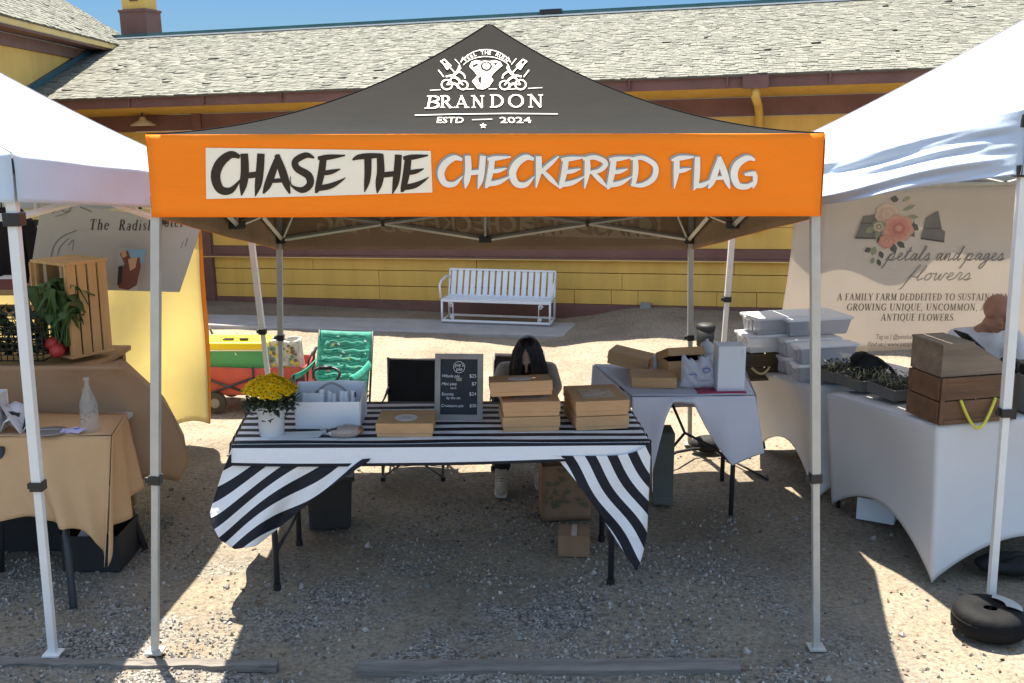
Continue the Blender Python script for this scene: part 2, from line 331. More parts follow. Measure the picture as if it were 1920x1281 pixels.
SCRIPT = {   # joined-up hand, one line per letter; x advance first
 'p': (.62, [[(-.1, .0, 1), (.12, .5, 1), (.0, -.1, 1), (-.2, -.6, 1)], [(.08, .25, 1), (.25, .5, 1), (.4, .4, 1), (.3, .08, 1), (.1, .05, 1), (.35, .0, 1), (.62, .15, 1)]]),
 'e': (.5, [[(0, .15, 1), (.25, .3, 1), (.3, .48, 1), (.16, .5, 1), (.08, .2, 1), (.2, 0, 1), (.5, .15, 1)]]),
 't': (.45, [[(0, .15, 1), (.3, .95, 1), (.12, .2, 1), (.2, 0, 1), (.45, .15, 1)], [(.02, .62, 1), (.42, .68, 1)]]),
 'a': (.58, [[(.4, .42, 1), (.22, .5, 1), (.06, .2, 1), (.15, 0, 1), (.35, .3, 1), (.42, .48, 1), (.36, .1, 1), (.42, 0, 1), (.58, .15, 1)]]),
 'l': (.42, [[(0, .15, 1), (.3, .8, 1), (.28, 1.05, 1), (.18, .8, 1), (.1, .1, 1), (.2, 0, 1), (.42, .15, 1)]]),
 's': (.45, [[(0, .15, 1), (.22, .52, 1), (.3, .2, 1), (.18, 0, 1), (.06, .08, 1), (.25, 0, 1), (.45, .15, 1)]]),
 'n': (.62, [[(0, .15, 1), (.12, .5, 1), (.08, .0, 1), (.28, .48, 1), (.38, .4, 1), (.34, .08, 1), (.42, 0, 1), (.62, .15, 1)]]),
 'd': (.6, [[(.38, .42, 1), (.2, .5, 1), (.06, .2, 1), (.14, 0, 1), (.35, .3, 1), (.55, 1.05, 1), (.38, .15, 1), (.44, 0, 1), (.6, .15, 1)]]),
 'g': (.55, [[(.4, .42, 1), (.22, .5, 1), (.06, .2, 1), (.15, .02, 1), (.4, .45, 1), (.25, -.3, 1), (.02, -.6, 1), (-.05, -.4, 1), (.25, -.05, 1), (.55, .15, 1)]]),
 'f': (.42, [[(0, .15, 1), (.35, .9, 1), (.32, 1.1, 1), (.2, .8, 1), (-.1, -.5, 1), (-.25, -.65, 1)], [(.02, .3, 1), (.42, .2, 1)]]),
 'o': (.52, [[(.3, .5, 1), (.1, .35, 1), (.1, .05, 1), (.28, .02, 1), (.38, .3, 1), (.28, .5, 1), (.52, .42, 1)]]),
 'w': (.72, [[(0, .4, 1), (.1, .5, 1), (.1, .08, 1), (.22, .02, 1), (.36, .45, 1), (.34, .08, 1), (.46, .02, 1), (.6, .5, 1), (.72, .42, 1)]]),
 'r': (.45, [[(0, .15, 1), (.14, .55, 1), (.28, .46, 1), (.22, .1, 1), (.28, 0, 1), (.45, .15, 1)]]), ' ': (.35, []),
}
def write_font(mb, font, string, mp, x, y, h, width=None, lift=0.0, shear=0.0, gap=.08, wid=None, flip=True):
    tot = sum(font[c][0] + gap for c in string); k = (width / tot) if width else h
    sy = -1 if flip else 1; n = 0
    for c in string:
        adv, sts = font[c]
        for st in sts:
            pts = [(x + (a + shear * b) * k, y + sy * b * h, (wid if wid else w * min(h, k * 1.15))) for a, b, w in st]
            mb.stroke(pts, mp, lift + n * 2e-5, 4); n += 1
        x += (adv + gap) * k
    return mb
def brush(mb, ch, mp, x0, x1, y0, y1, lift, tilt=0.0):        # pixel-like box: y0 top, y1 bottom
    w, h = x1 - x0, y1 - y0
    for n, st in enumerate(BRUSH[ch]):
        mb.stroke([(x0 + a * w, y1 - b * h, ww * h * .95) for a, b, ww in st], mp, lift + n * 4e-5, 6)

# ================================================================ MATERIALS IN USE
brown = M('brown_paint', (.150, .070, .056), .6, .18, 3, .15, 30)
yellow = M('yellow_paint', (.62, .385, .085), .65, .10, 2.2, .12, 25, stretch=(2.5, 1, .35))
yellow2 = M('pale_yellow_paint', (.62, .44, .15), .65, .10, 2.5, .1, 25)
white_metal = M('white_enamel', (.66, .66, .64), .35, .06, 5)
grey_metal = M('galvanised_steel', (.44, .43, .39), .45, .08, 12, metal=.25)
black_plastic = M('black_plastic', (.018, .018, .018), .45, .1, 10)
dark_steel = M('dark_steel', (.035, .035, .038), .45, .15, 10)
slate_cloth = M('slate_canvas', (.0135, .0123, .0105), .9, .10, 3, .25, 7, spec=.08)
under_cloth = M('canvas_print_back', (.42, .30, .19), .9, .12, 3, .2, 9, trans=.35)
under_light = M('canvas_print_back_pale', (.56, .45, .31), .9, .1, 3, .2, 9, trans=.35)
under_dark = M('canvas_print_back_dark', (.27, .19, .12), .9, .1, 3)
orange_cloth = M('orange_canvas', (.98, .225, .002), .8, .05, 2, .6, 5, trans=.04, stretch=(.6, 1, 3.5))
cream_print = M('cream_print', (.88, .78, .60), .8, .04, 3)
darkbrown_print = M('dark_brown_print', (.035, .022, .010), .8, .08, 8)
grey_print = M('grey_print', (.33, .31, .27), .8, .06, 8)
white_print = M('white_print', (.86, .79, .67), .8, .05, 8)
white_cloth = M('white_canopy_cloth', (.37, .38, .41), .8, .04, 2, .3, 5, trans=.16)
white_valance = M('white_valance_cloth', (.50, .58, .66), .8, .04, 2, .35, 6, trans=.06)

# ================================================================ GROUND
def mat_ground():
    m = bpy.data.materials.new('dirt'); m.use_nodes = True; N = m.node_tree.nodes; L = m.node_tree.links
    b = N['Principled BSDF']; b.inputs['Roughness'].default_value = .95; b.inputs['Specular IOR Level'].default_value = .15
    tc = N.new('ShaderNodeTexCoord')
    def noise(s, d=6, r=.6):
        n = N.new('ShaderNodeTexNoise'); n.inputs['Scale'].default_value = s; n.inputs['Detail'].default_value = d; n.inputs['Roughness'].default_value = r
        L.new(tc.outputs['Object'], n.inputs['Vector']); return n
    def ramp(n, st):
        r = N.new('ShaderNodeValToRGB'); r.color_ramp.elements[0].position = st[0][0]; r.color_ramp.elements[0].color = (*st[0][1], 1)
        r.color_ramp.elements[1].position = st[-1][0]; r.color_ramp.elements[1].color = (*st[-1][1], 1)
        for p, c in st[1:-1]:
            e = r.color_ramp.elements.new(p); e.color = (*c, 1)
        L.new(n.outputs[0], r.inputs[0]); return r
    a = ramp(noise(1.1), [(.3, (.172, .142, .108)), (.5, (.235, .196, .148)), (.72, (.29, .246, .19))])
    c = ramp(noise(38, 6, .75), [(.32, (.34, .32, .30)), (.5, (.95, .94, .92)), (.66, (1.4, 1.36, 1.28))])
    mx = N.new('ShaderNodeMix'); mx.data_type = 'RGBA'; mx.blend_type = 'MULTIPLY'; mx.inputs[0].default_value = .8
    L.new(a.outputs[0], mx.inputs[6]); L.new(c.outputs[0], mx.inputs[7])
    # grey crushed stone trodden in, patchy
    v = N.new('ShaderNodeTexVoronoi'); v.inputs['Scale'].default_value = 85; L.new(tc.outputs['Object'], v.inputs['Vector'])
    sc = N.new('ShaderNodeSeparateColor'); L.new(v.outputs['Color'], sc.inputs[0])
    rr = N.new('ShaderNodeValToRGB'); rr.color_ramp.elements[0].color = (.08, .074, .068, 1); rr.color_ramp.elements[1].color = (.36, .335, .30, 1)
    rr.color_ramp.elements[0].position = .15; L.new(sc.outputs[0], rr.inputs[0])
    msk = ramp(noise(1.6, 5, .65), [(.45, (0, 0, 0)), (.58, (1, 1, 1))])
    sx = N.new('ShaderNodeSeparateXYZ'); L.new(tc.outputs['Object'], sx.inputs[0])
    near = N.new('ShaderNodeMapRange'); near.inputs[1].default_value = 6.3; near.inputs[2].default_value = 4.9; near.inputs[3].default_value = 0; near.inputs[4].default_value = .9
    L.new(sx.outputs[1], near.inputs[0])
    nx = N.new('ShaderNodeMapRange'); nx.inputs[1].default_value = 1.9; nx.inputs[2].default_value = 1.2; nx.inputs[3].default_value = .15; nx.inputs[4].default_value = 1; L.new(sx.outputs[0], nx.inputs[0])
    nn_ = N.new('ShaderNodeMath'); nn_.operation = 'MULTIPLY'; L.new(near.outputs[0], nn_.inputs[0]); L.new(nx.outputs[0], nn_.inputs[1])
    mm = N.new('ShaderNodeMath'); mm.operation = 'MULTIPLY'; L.new(msk.outputs[0], mm.inputs[0]); L.new(nn_.outputs[0], mm.inputs[1])
    m2 = N.new('ShaderNodeMix'); m2.data_type = 'RGBA'; L.new(mm.outputs[0], m2.inputs[0]); L.new(mx.outputs[2], m2.inputs[6]); L.new(rr.outputs[0], m2.inputs[7])
    L.new(m2.outputs[2], b.inputs['Base Color'])
    bp = N.new('ShaderNodeBump'); bp.inputs['Strength'].default_value = .8; bp.inputs['Distance'].default_value = .02
    h = noise(26, 8, .7); ad = N.new('ShaderNodeMath'); ad.operation = 'ADD'; L.new(h.outputs[0], ad.inputs[0])
    mv = N.new('ShaderNodeMath'); mv.operation = 'MULTIPLY'; L.new(sc.outputs[1], mv.inputs[0]); L.new(mm.outputs[0], mv.inputs[1]); L.new(mv.outputs[0], ad.inputs[1])
    L.new(ad.outputs[0], bp.inputs['Height']); L.new(bp.outputs[0], b.inputs['Normal'])
    return m
def hgt(x, y):
    z = .012 * sin(1.7 * x + .6) * cos(1.3 * y) + .008 * sin(4.3 * x + 2.1 * y) + .005 * sin(9 * x - 7 * y + 1)
    if y > 9.0 and x > .4:                         # low earth bank against the building
        z += .22 * min(1, (y - 9.0) / 1.8) * min(1, (x - .4) / 1.2) * .8
    return z - .018
g = MB(mat_ground())
def gfn(x0, x1, y0, y1): return lambda u, v: (lerp(x0, x1, u), lerp(y0, y1, v), hgt(lerp(x0, x1, u), lerp(y0, y1, v)))
g.grid(gfn(-5, 6, 2.5, 12.5), 110, 100)
far = [(-150, -40), (150, -40), (150, 250), (-150, 250)]; inn = [(-5, 2.5), (6, 2.5), (6, 12.5), (-5, 12.5)]
g.add([(x, y, -.03) for x, y in far] + [(x, y, -.03) for x, y in inn], [(0, 1, 5, 4), (1, 2, 6, 5), (2, 3, 7, 6), (3, 0, 4, 7)])
tag(g.build('ground'), kind='structure')

stone = M('crushed_stone', (.235, .215, .19), .9, .3, 30, island=.7)
gv = MB(stone)
def nse(x, y): return sin(2.1 * x + 1.3 * y) + sin(3.7 * x - 2.9 * y + 1) + .8 * sin(6.1 * y + 5.3 * x + 2) + .6 * sin(11 * x - 3 * y)
OCT = [(1, 0, 0), (-1, 0, 0), (0, 1, 0), (0, -1, 0), (0, 0, 1), (0, 0, -1)]
OF = [(0, 2, 4), (2, 1, 4), (1, 3, 4), (3, 0, 4), (2, 0, 5), (1, 2, 5), (3, 1, 5), (0, 3, 5)]
n = 0
while n < 9000:
    y = 4.1 + 2.4 * random.random() ** 1.4; x = random.uniform(-2.9, 3.0)
    if x > 1.35 and random.random() < .85: continue
    if nse(x, y) + random.gauss(0, .8) + .5 - (y - 4.4) * .45 < 0.1 : continue
    s = random.choice((.004, .005, .006, .006, .008, .010)) * (1 + .4 * random.random())
    mt = Euler((random.random() * 6, random.random() * 6, random.random() * 6)).to_matrix()
    z = hgt(x, y) + s * .3
    gv.add([Vector((x, y, z)) + mt @ Vector((p[0] * s * random.uniform(.6, 1.3), p[1] * s * random.uniform(.6, 1.2), p[2] * s * random.uniform(.5, .9))) for p in OCT], OF)
    n += 1
for i in range(260):
    y = 4.15 + 3.2 * random.random() ** 1.3; x = random.uniform(-2.9, 3.0); s = random.choice((.010, .012, .014, .018, .024))
    mt = Euler((random.random() * 6, random.random() * 6, random.random() * 6)).to_matrix()
    gv.add([Vector((x, y, hgt(x, y) + s * .25)) + mt @ Vector((p[0] * s * random.uniform(.6, 1.3), p[1] * s * random.uniform(.6, 1.2), p[2] * s * random.uniform(.4, .8))) for p in OCT], OF)
tag(gv.build('gravel'), kind='stuff')
chip = M('dry_leaf_litter', (.16, .10, .06), .9, .3, 20, island=.6)
lv = MB(chip)
for i in range(1000):
    y = 4.3 + 4.6 * random.random() ** 1.6; x = random.uniform(-3.2, 3.2); s = random.uniform(.006, .02)
    mt = Euler((random.gauss(0, .4), random.gauss(0, .4), random.random() * 6)).to_matrix(); z = hgt(x, y) + .006
    lv.add([Vector((x, y, z)) + mt @ Vector(p) for p in ((-s, 0, 0), (0, -s * .45, .002), (s, 0, 0), (0, s * .45, .002))], [(0, 1, 2, 3)])
tag(lv.build('leaf_litter'), kind='stuff')

# weathered timbers laid along the front edge
wood_grey = M('weathered_timber', (.165, .145, .125), .9, .3, 5, .5, 30, stretch=(.25, 3, 3))
def timber(p0, p1, w, h, label, seed):
    a = G(*p0); b = G(*p1); d = b - a; L_ = d.length
    t = thing('edging_timber', label, 'timber', (a + b) / 2, (0, 0, atan2(d.y, d.x)), 'timbers edging the gravel')
    m = MB(wood_grey); random.seed(seed)
    prof = [(-w / 2, -.03), (-w / 2, h * .8), (-w / 2 + .02, h), (w / 2 - .02, h), (w / 2, h * .8), (w / 2, -.03)]
    nn = 24; vs = []
    for i in range(nn + 1):
        for (yy, zz) in prof: vs.append((lerp(-L_ / 2, L_ / 2, i / nn), yy + random.gauss(0, .002), zz + random.gauss(0, .003)))
    k = len(prof); fs = [(i * k + j, (i + 1) * k + j, (i + 1) * k + j + 1, i * k + j + 1) for i in range(nn) for j in range(k - 1)]
    fs += [tuple(range(k)), tuple(nn * k + j for j in range(k))[::-1]]
    m.add(vs, fs, False); m.build('beam', t); return t
timber((670, 1252), (1385, 1249), .10, .014, 'long weathered grey timber lying along the front edge of the gravel', 3)
timber((-60, 1238), (520, 1243), .055, .001, 'flat half-buried timber crossed by the sunlit strip at the front left', 5)

# concrete pad under the bench
conc = M('concrete', (.30, .285, .27), .9, .12, 4, .2, 60)
s_ = MB(conc)
pp = [G(330, 607, .012), G(1060, 630, .012), G(1150, 607, .012), G(340, 588, .012)]
s_.sheet([p - Vector((0, 0, .09)) for p in pp], .09, (0, 0, 1))
tag(s_.build('concrete_path', bevel=.01), kind='structure')

# ================================================================ STATION BUILDING
YAW, ROLL = -atan2(.28, 1), -.0266
B = thing('station_building', 'long yellow and brown station building with a weathered shingle roof behind the stalls', 'building', (-.131, 12.9, 0), (0, ROLL, YAW))
X0, X1 = -7.8, 7.5
def bpart(name, mat, boxes, bevel=.004, parent=None):
    m = MB(mat)
    for c, d in boxes: m.box(c, d)
    return m.build(name, parent or B, bevel)
def span(z0, z1, y0, y1, x0=X0, x1=X1): return (((x0 + x1) / 2, (y0 + y1) / 2, (z0 + z1) / 2), (x1 - x0, y1 - y0, z1 - z0))
bpart('skirting', brown, [span(-.6, .126, -.03, .2)])
# siding: three courses of boards with joints
m = MB(yellow); random.seed(4)
for k, (za, zb) in enumerate(((.128, .30), (.305, .50), (.505, .664))):
    x = X0
    while x < X1:
        l = random.choice((.32, .45, .6)) if k == 0 and x > .4 else random.choice((2.2, 3.1, 4.0))
        e = min(X1, x + l); o = random.uniform(-.004, .004)
        m.box(((x + e) / 2, .1 + o, (za + zb) / 2), (e - x - .005, .2, zb - za - .004)); x = e
m.build('lower_siding', B, .003)
bpart('belt_band', brown, [span(.690, .80, -.035, .2), span(.666, .690, -.06, .2)])
bpart('belt_cap', yellow2, [span(.655, .668, -.075, -.0605)])
m = MB(yellow)
for k in range(6):
    za = .80 + k * (1.487 / 6); m.box(((X0 + X1) / 2, .1, za + .124), (X1 - X0, .2, 1.487 / 6 - .004))
m.build('upper_wall', B, .003)
bpart('frieze', brown, [span(2.287, 2.49, -.03, .2)])
bpart('corner_board', brown, [((-3.98, -.03, 1.2), (.13, .08, 3.4))])
# soffit, fascia, gutter
EY, EZ = -.83, 2.58
m = MB(yellow)
m.add([(X0, EY + .03, 2.585), (X1, EY + .03, 2.585), (X1, 0, 2.492), (X0, 0, 2.492), (X0, EY + .03, 2.60), (X1, EY + .03, 2.60), (X1, 0, 2.507), (X0, 0, 2.507)], [(0, 1, 2, 3), (7, 6, 5, 4), (0, 4, 5, 1), (2, 6, 7, 3)])
m.build('soffit', B)
bpart('fascia', brown, [span(2.575, 2.70, EY - .012, EY + .028)])
x = -5.4
while x < X1: m = MB(brown); m.box((x, EY - .03, 2.645), (.018, .034, .11)); m.build('gutter_bracket', B, .003); x += 1.02
# shingles: real overlapping shakes, course after course
shake = M('weathered_shake', (.155, .152, .122), .9, .22, 9, .4, 40, island=.20, stretch=(6, 1, 1))
RUN, RISE = 4.3, 1.07
def shakes(m, org, ex, up, nrm, wid, length, course, seed, gap=.003, left=None):
    random.seed(seed); org = Vector(org); ex = Vector(ex).normalized(); up = Vector(up).normalized(); nrm = Vector(nrm).normalized(); k = 0; s = 0.0
    while s < length:
        x = -random.random() * .2
        while x < wid:
            w = random.choice((.05, .08, .10, .14)) * random.uniform(.8, 1.15); lift = .008 + abs(random.gauss(0, .003)); drop = random.uniform(-.018, .012)
            if random.random() < .006: lift += .016
            a, b = max(0, x), min(wid, x + w - gap)
            if b - a > .02:
                s0 = s + drop; s1 = min(s + course * 1.5, length)
                P = [org + ex * a + up * s0 + nrm * lift, org + ex * b + up * s0 + nrm * (lift + random.gauss(0, .003)), org + ex * b + up * s1 + nrm * .004, org + ex * a + up * s1 + nrm * .004]
                Q = [P[0] - nrm * .013, P[1] - nrm * .013]
                m.add(P + Q, [(0, 1, 2, 3), (4, 5, 1, 0), (0, 3, 4), (1, 5, 2)])
            x += w
        s += course
m = MB(shake)
sl_ = sqrt(RUN * RUN + RISE * RISE); up = Vector((0, RUN, RISE)) / sl_; nr = Vector((0, -RISE, RUN)) / sl_
org = Vector((X0, EY - .05, 2.705))
m.mat(M('roof_deck', (.10, .085, .07), .9)).sheet([org, org + Vector((X1 - X0, 0, 0)), org + Vector((X1 - X0, 0, 0)) + up * sl_, org + up * sl_], -.02, nr)
m.mat(shake); shakes(m, org, (1, 0, 0), up, nr, X1 - X0, sl_, .092, 11)
m.build('roof', B)
teal = M('green_copper_ridge', (.02, .075, .085), .5, .2, 4)
rp = org + up * sl_
m = MB(teal); m.box((rp.x + (X1 - X0) / 2, rp.y + .04, rp.z + .055), (X1 - X0, .10, .05)); m.mat(white_metal).box((rp.x + (X1 - X0) / 2, rp.y - .03, rp.z + .018), (X1 - X0, .05, .022))
m.mat(black_plastic).box((-.13, rp.y + .02, rp.z + .075), (.32, .12, .07))
m.build('ridge_cap', B)
# back slope of the roof and gable end wall
m = MB(M('roof_deck', (.10, .085, .07)))
m.add([rp, rp + Vector((X1 - X0, 0, 0)), rp + Vector((X1 - X0, RUN, -RISE)), rp + Vector((0, RUN, -RISE))], [(0, 1, 2, 3)]); m.build('back_slope', B, solid=.03)
# downspout head and pipe, electric box, lamp under the eaves
m = MB(brown); m.box((3.05, EY - .06, 2.63), (.26, .09, .13)); m.mat(yellow); m.tube([(3.05, EY - .05, 2.57), (3.05, EY - .05, 2.48), (3.05, -.35, 2.40), (3.05, -.07, 2.30), (3.05, -.07, 1.0)], .045); m.build('downspout', B)
p = B.matrix_basis.inverted() @ AY(1195, 585, 11.75)
m = MB(M('grey_box_paint', (.22, .22, .21), .5)); m.box((p.x, -.075, .10), (.13, .09, .14)); m.mat(black_plastic); m.tube([(p.x, -.06, .03), (p.x, -.06, -.4)], .02); m.build('electric_box', B, .004)
m = MB(M('enamel_shade', (.55, .45, .28), .5)); q = B.matrix_basis.inverted() @ AY(232, 235, 13.5)
m.at((q.x, -.28, q.z)).lathe([(.03, .10), (.05, .06), (.16, .0), (.15, -.012), (.02, .04)]); m.at().mat(black_plastic).tube([(q.x, -.28, q.z + .09), (q.x, -.28, q.z + .19), (q.x, -.02, q.z + .2)], .014); m.build('wall_lamp', B)
# ---- taller wing at the left, its eave running away from us
WG = ((-5.78, -1.51, 0), (0, 0, .359))           # the wing stands at a slight angle to the long wall
def wpart(name, mat, boxes, bevel=.004, parent=None):
    m = MB(mat).at(*WG)
    for c, d in boxes: m.box(c, d)
    return m.build(name, parent or B, bevel)
wpart('wing_wall', yellow, [((-1.5, 2.2, 1.766), (3.0, 8.4, 3.532))])
wpart('wing_trim', brown, [((.012, -.42, 1.8), (.05, .17, 3.5)), ((.012, 2.2, 3.44), (.05, 8.3, .15))])
m = MB(yellow2).at(*WG); m.box((.31, 2.2, 3.60), (.03, 8.8, .08)); m.build('wing_fascia', B, .004)
m = MB(brown).at(*WG); m.box((.15, 2.2, 3.545), (.28, 8.8, .03)); m.build('wing_soffit', B)
def rz(s_): return 2.705 + ((-1.51 + s_ * cos(.359)) - (EY - .05)) * RISE / RUN
m = MB(teal).at(*WG); m.sheet([(.004, .2, rz(.2) - .06), (.004, 5.3, rz(5.3) - .06), (.004, 5.3, rz(5.3) + .09), (.004, .2, rz(.2) + .09)], .05, (1, 0, 0)); m.build('flashing', B)
m = MB(shake).at(*WG); u2 = Vector((-1, 0, .66)).normalized(); n2 = Vector((.66, 0, 1)).normalized()
o2 = Vector((.34, -2.2, 3.645))
m.mat(M('roof_deck', (.1, .085, .07))).sheet([o2, o2 + Vector((0, 8.8, 0)), o2 + Vector((0, 8.8, 0)) + u2 * 2.6, o2 + u2 * 2.6], -.02, n2)
m.mat(shake); shakes(m, o2, (0, 1, 0), u2, n2, 8.8, 2.6, .092, 5); m.build('wing_roof', B)
fr = wpart('window', white_metal, [((.03, -1.30, 3.0), (.05, .05, .50)), ((.03, -.86, 3.0), (.05, .05, .50)), ((.03, -1.08, 3.25), (.05, .5, .05)), ((.03, -1.08, 2.75), (.05, .5, .05)), ((.03, -1.08, 3.0), (.04, .4, .03))])
wpart('pane', M('dark_glass', (.03, .035, .04), .1), [((.012, -1.08, 3.0), (.02, .4, .46))], 0, fr)
q = B.matrix_basis.inverted() @ AY(265, 52, 18.7)
m = MB(brown); m.box((q.x, q.y, q.z - .7), (.50, .45, 1.9)); m.box((q.x, q.y, q.z + .26), (.53, .48, .05)); m.mat(yellow); m.box((q.x, q.y, q.z + .7), (.42, .38, .85)); m.mat(brown); m.box((q.x + .03, q.y - .195, q.z + .52), (.16, .02, .22)); m.build('chimney', B, .01)

# ================================================================ CANOPIES
def canopy(name, label, eaves, apex, pw, drop, bases, roof_m, val_ms, frame_m, leg_w, wrinkle=0.008, clamp=.82, back_mats=None, ruff=(), flare=0.0):
    """eaves: front-left, front-right, back-right, back-left corners at the top of the valance"""
    E = [Vector(e) for e in eaves]; A = Vector(apex); c = sum(E, Vector()) / 4
    t = thing(name, label, 'canopy tent', (c.x, c.y, 0)); off = Vector((c.x, c.y, 0))
    def surf(i, u, r):
        e = vl(E[i], E[(i + 1) % 4], u); p = vl(e, A, r); p.z = e.z + (A.z - e.z) * r ** pw
        p.z -= .018 * sin(pi * u) * sin(pi * r) ; return p
    m = MB(roof_m)
    for i in range(4): m.grid(lambda u, v, i=i: surf(i, u, v * .995) - off, 24, 24)
    for i in range(4): m.tube([surf(i, 0, r_ / 20 * .99) - off + Vector((0, 0, .002)) for r_ in range(21)], .0028, 6)
    roof = m.build('roof_canopy', t)
    vals = []
    for i in range(4):
        a, b = E[i], E[(i + 1) % 4]; d = (b - a).normalized(); n = Vector((d.y, -d.x, 0)).normalized(); k = 1 if i in ruff else 0
        def vf(u, v, a=a, b=b, n=n, i=i, k=k):
            p = vl(a, b, u); p.z -= v * drop * (1 + (.25 * sin(pi * u) ** 2 * k))
            w = -flare * sin(pi * u) ** .6 * v * (0 if i != 3 else -1) + wrinkle * v * (sin(9 * u + i) + .6 * sin(23 * u + 2 * i + 3 * v))
            if k: w += (.016 * sin(11 * v + 9 * u + 2 * sin(5 * u)) + .012 * sin(23 * v - 6 * u + 3 * sin(9 * u)) + .006 * sin(41 * v + 17 * u)) * (1 - (2 * u - 1) ** 4) * min(1, v * 3)
            return p + n * (.006 + w) - off
        m = MB(val_ms[i]); m.grid(vf, 48 if not k else 90, 10 if not k else 34)
        if back_mats and i in back_mats: m.mat(back_mats[i]); m.grid(lambda u, v: vf(u, v) - n * .009, 48, 10)
        vals.append((m.build(['front_valance', 'side_valance', 'back_valance', 'side_valance'][i], t, solid=.002), vf))
    # legs
    for i in range(4):
        top = E[i].lerp(c, .02) - Vector((0, 0, .02)); bs = Vector(bases[i])
        m = MB(frame_m); hgt_ = top.z; fr = min(.85, clamp / hgt_)
        j = bs.lerp(top, fr)
        m.bar(bs - off, j - off, leg_w * .82); m.bar(j - off, top - off, leg_w)
        lg = m.build('leg', t, .003)
        m = MB(black_plastic); d = (top - bs).normalized(); m.bar(j - d * .018 - off, j + d * .022 - off, leg_w * 1.35); m.box(j - off + Vector((-.03, 0, 0)), (.03, .02, .025)); m.build('leg_clamp', lg, .003)
        m = MB(frame_m); m.box(bs - off + Vector((0, 0, .004)), (.075, .075, .008)); m.build('foot_plate', lg)
    # scissor trusses, sliders
    for i in range(4):
        a, b = E[i].lerp(c, .025), E[(i + 1) % 4].lerp(c, .025); hi, lo = Vector((0, 0, -.05)), Vector((0, 0, -.27))
        mid = (a + b) / 2; m = MB(frame_m)
        for p, q in ((a, mid), (mid, b)):
            m.bar(p + hi - off, q + lo - off, .025); m.bar(p + lo - off + Vector((0, 0, .004)), q + hi - off + Vector((0, .012, .004)), .025)
        m.bar(mid + hi - off, mid + lo - off, .018)
        m.mat(black_plastic)
        for p in (mid + hi, mid + lo): m.box(p - off, (.085, .05, .04))
        for p in ((a + mid) / 2, (b + mid) / 2): m.box(p + (hi + lo) / 2 - off, (.022, .035, .035))
        m.build('truss', t, .002)
        m = MB(black_plastic); p = E[i].lerp(c, .02)
        m.box(p + lo - off, (leg_w * 1.7, leg_w * 1.7, .055)); m.build('leg_slider', t, .004); m = MB(black_plastic); m.box(p + hi - off, (leg_w * 1.6, leg_w * 1.6, .06)); m.build('corner_bracket', t, .004)
        m = MB(frame_m); m.bar(E[i].lerp(c, .03) + lo - off, E[i].lerp(c, .14) + Vector((0, 0, -.0)) - off, .016); m.bar(E[i].lerp(c, .03) + hi - off, A.lerp(E[i], .12) + Vector((0, 0, -.42)) - off, .02); m.build('rafter', t)
    m = MB(frame_m); m.bar(Vector((A.x, A.y, A.z - .05)) - off, Vector((A.x, A.y, A.z - .55)) - off, .03); m.build('centre_post', t)
    return t, roof, vals, surf, off

# ---- the orange and slate canopy
FL, FR, BR, BL = (-1.497, 4.455, 2.313), (1.279, 4.455, 2.318), (1.27, 7.46, 1.80), (-1.645, 7.46, 1.80)
main, mroof, mvals, msurf, moff = canopy('canopy_tent', 'slate grey canopy with an orange lettered valance over the striped table',
    (FL, FR, BR, BL), (-.123, 6.02, 2.875), 1.82, .338, [G(291, 1222), G(1530, 1215), G(1293, 833), G(528, 833)],
    slate_cloth, [orange_cloth] * 4, grey_metal, .038, back_mats={1: under_cloth, 2: under_cloth, 3: under_cloth})
# unseen flap of the same cloth, added to shade the ground on the right
m = MB(slate_cloth)
inn_ = [(1.285, 4.62, 2.285), (1.283, 5.3, 2.165), (1.28, 6.1, 2.03), (1.278, 6.9, 1.89), (1.275, 7.40, 1.81)]; out_ = [(1.34, 4.65, 2.27), (1.485, 5.28, 2.14), (1.70, 6.08, 2.03), (1.70, 6.9, 1.90), (1.50, 7.40, 1.80)]
def flp(u, v):
    k = min(3, int(u * 4)); f = u * 4 - k; p = vl(inn_[k], inn_[k + 1], f).lerp(vl(out_[k], out_[k + 1], f), v); p.z -= .02 * sin(pi * v); return p - moff
m.grid(flp, 32, 6); m.build('shade_flap', main, solid=.002)
# lettering on the front valance
def vmap(px, py, lift):
    p = AY(px, py, 4.455); u = (p.x - FL[0]) / (FR[0] - FL[0]); v = (lerp(FL[2], FR[2], u) - p.z) / .338
    q = mvals[0][1](u, v); return q + Vector((0, -.004 - lift, 0))
def fine(m, poly, mp, lift, nu=16, nv=4):       # a quad that follows the cloth
    a, b, c_, d = poly
    m.grid(lambda u, v: mp(lerp(lerp(a[0], b[0], u), lerp(d[0], c_[0], u), v), lerp(lerp(a[1], b[1], u), lerp(d[1], c_[1], u), v), lift), nu, nv)
m = MB(cream_print); fine(m, [(387, 277), (808, 283), (811, 361), (388, 373)], vmap, .0, 30, 4)
m.mat(darkbrown_print)
for ch, a, b, y0, y1 in (('C', 400, 457, 287, 362), ('H', 449, 501, 288, 362), ('A', 494, 552, 290, 361), ('S', 546, 594, 289, 358), ('E', 590, 648, 290, 357), ('T', 663, 716, 289, 356), ('H', 702, 759, 290, 358), ('E', 750, 803, 290, 356)):
    brush(m, ch, vmap, a, b, y0, y1, .002)
CHK = (('C', 822, 872, 294, 349), ('H', 868, 915, 292, 350), ('E', 908, 958, 293, 349), ('C', 956, 1006, 293, 350), ('K', 1000, 1050, 293, 350), ('E', 1046, 1096, 294, 350), ('R', 1090, 1140, 294, 351), ('E', 1136, 1184, 294, 351), ('D', 1180, 1230, 294, 350), ('F', 1257, 1300, 293, 350), ('L', 1298, 1337, 294, 352), ('A', 1326, 1372, 294, 352), ('G', 1370, 1419, 294, 353))
m.mat(grey_print)
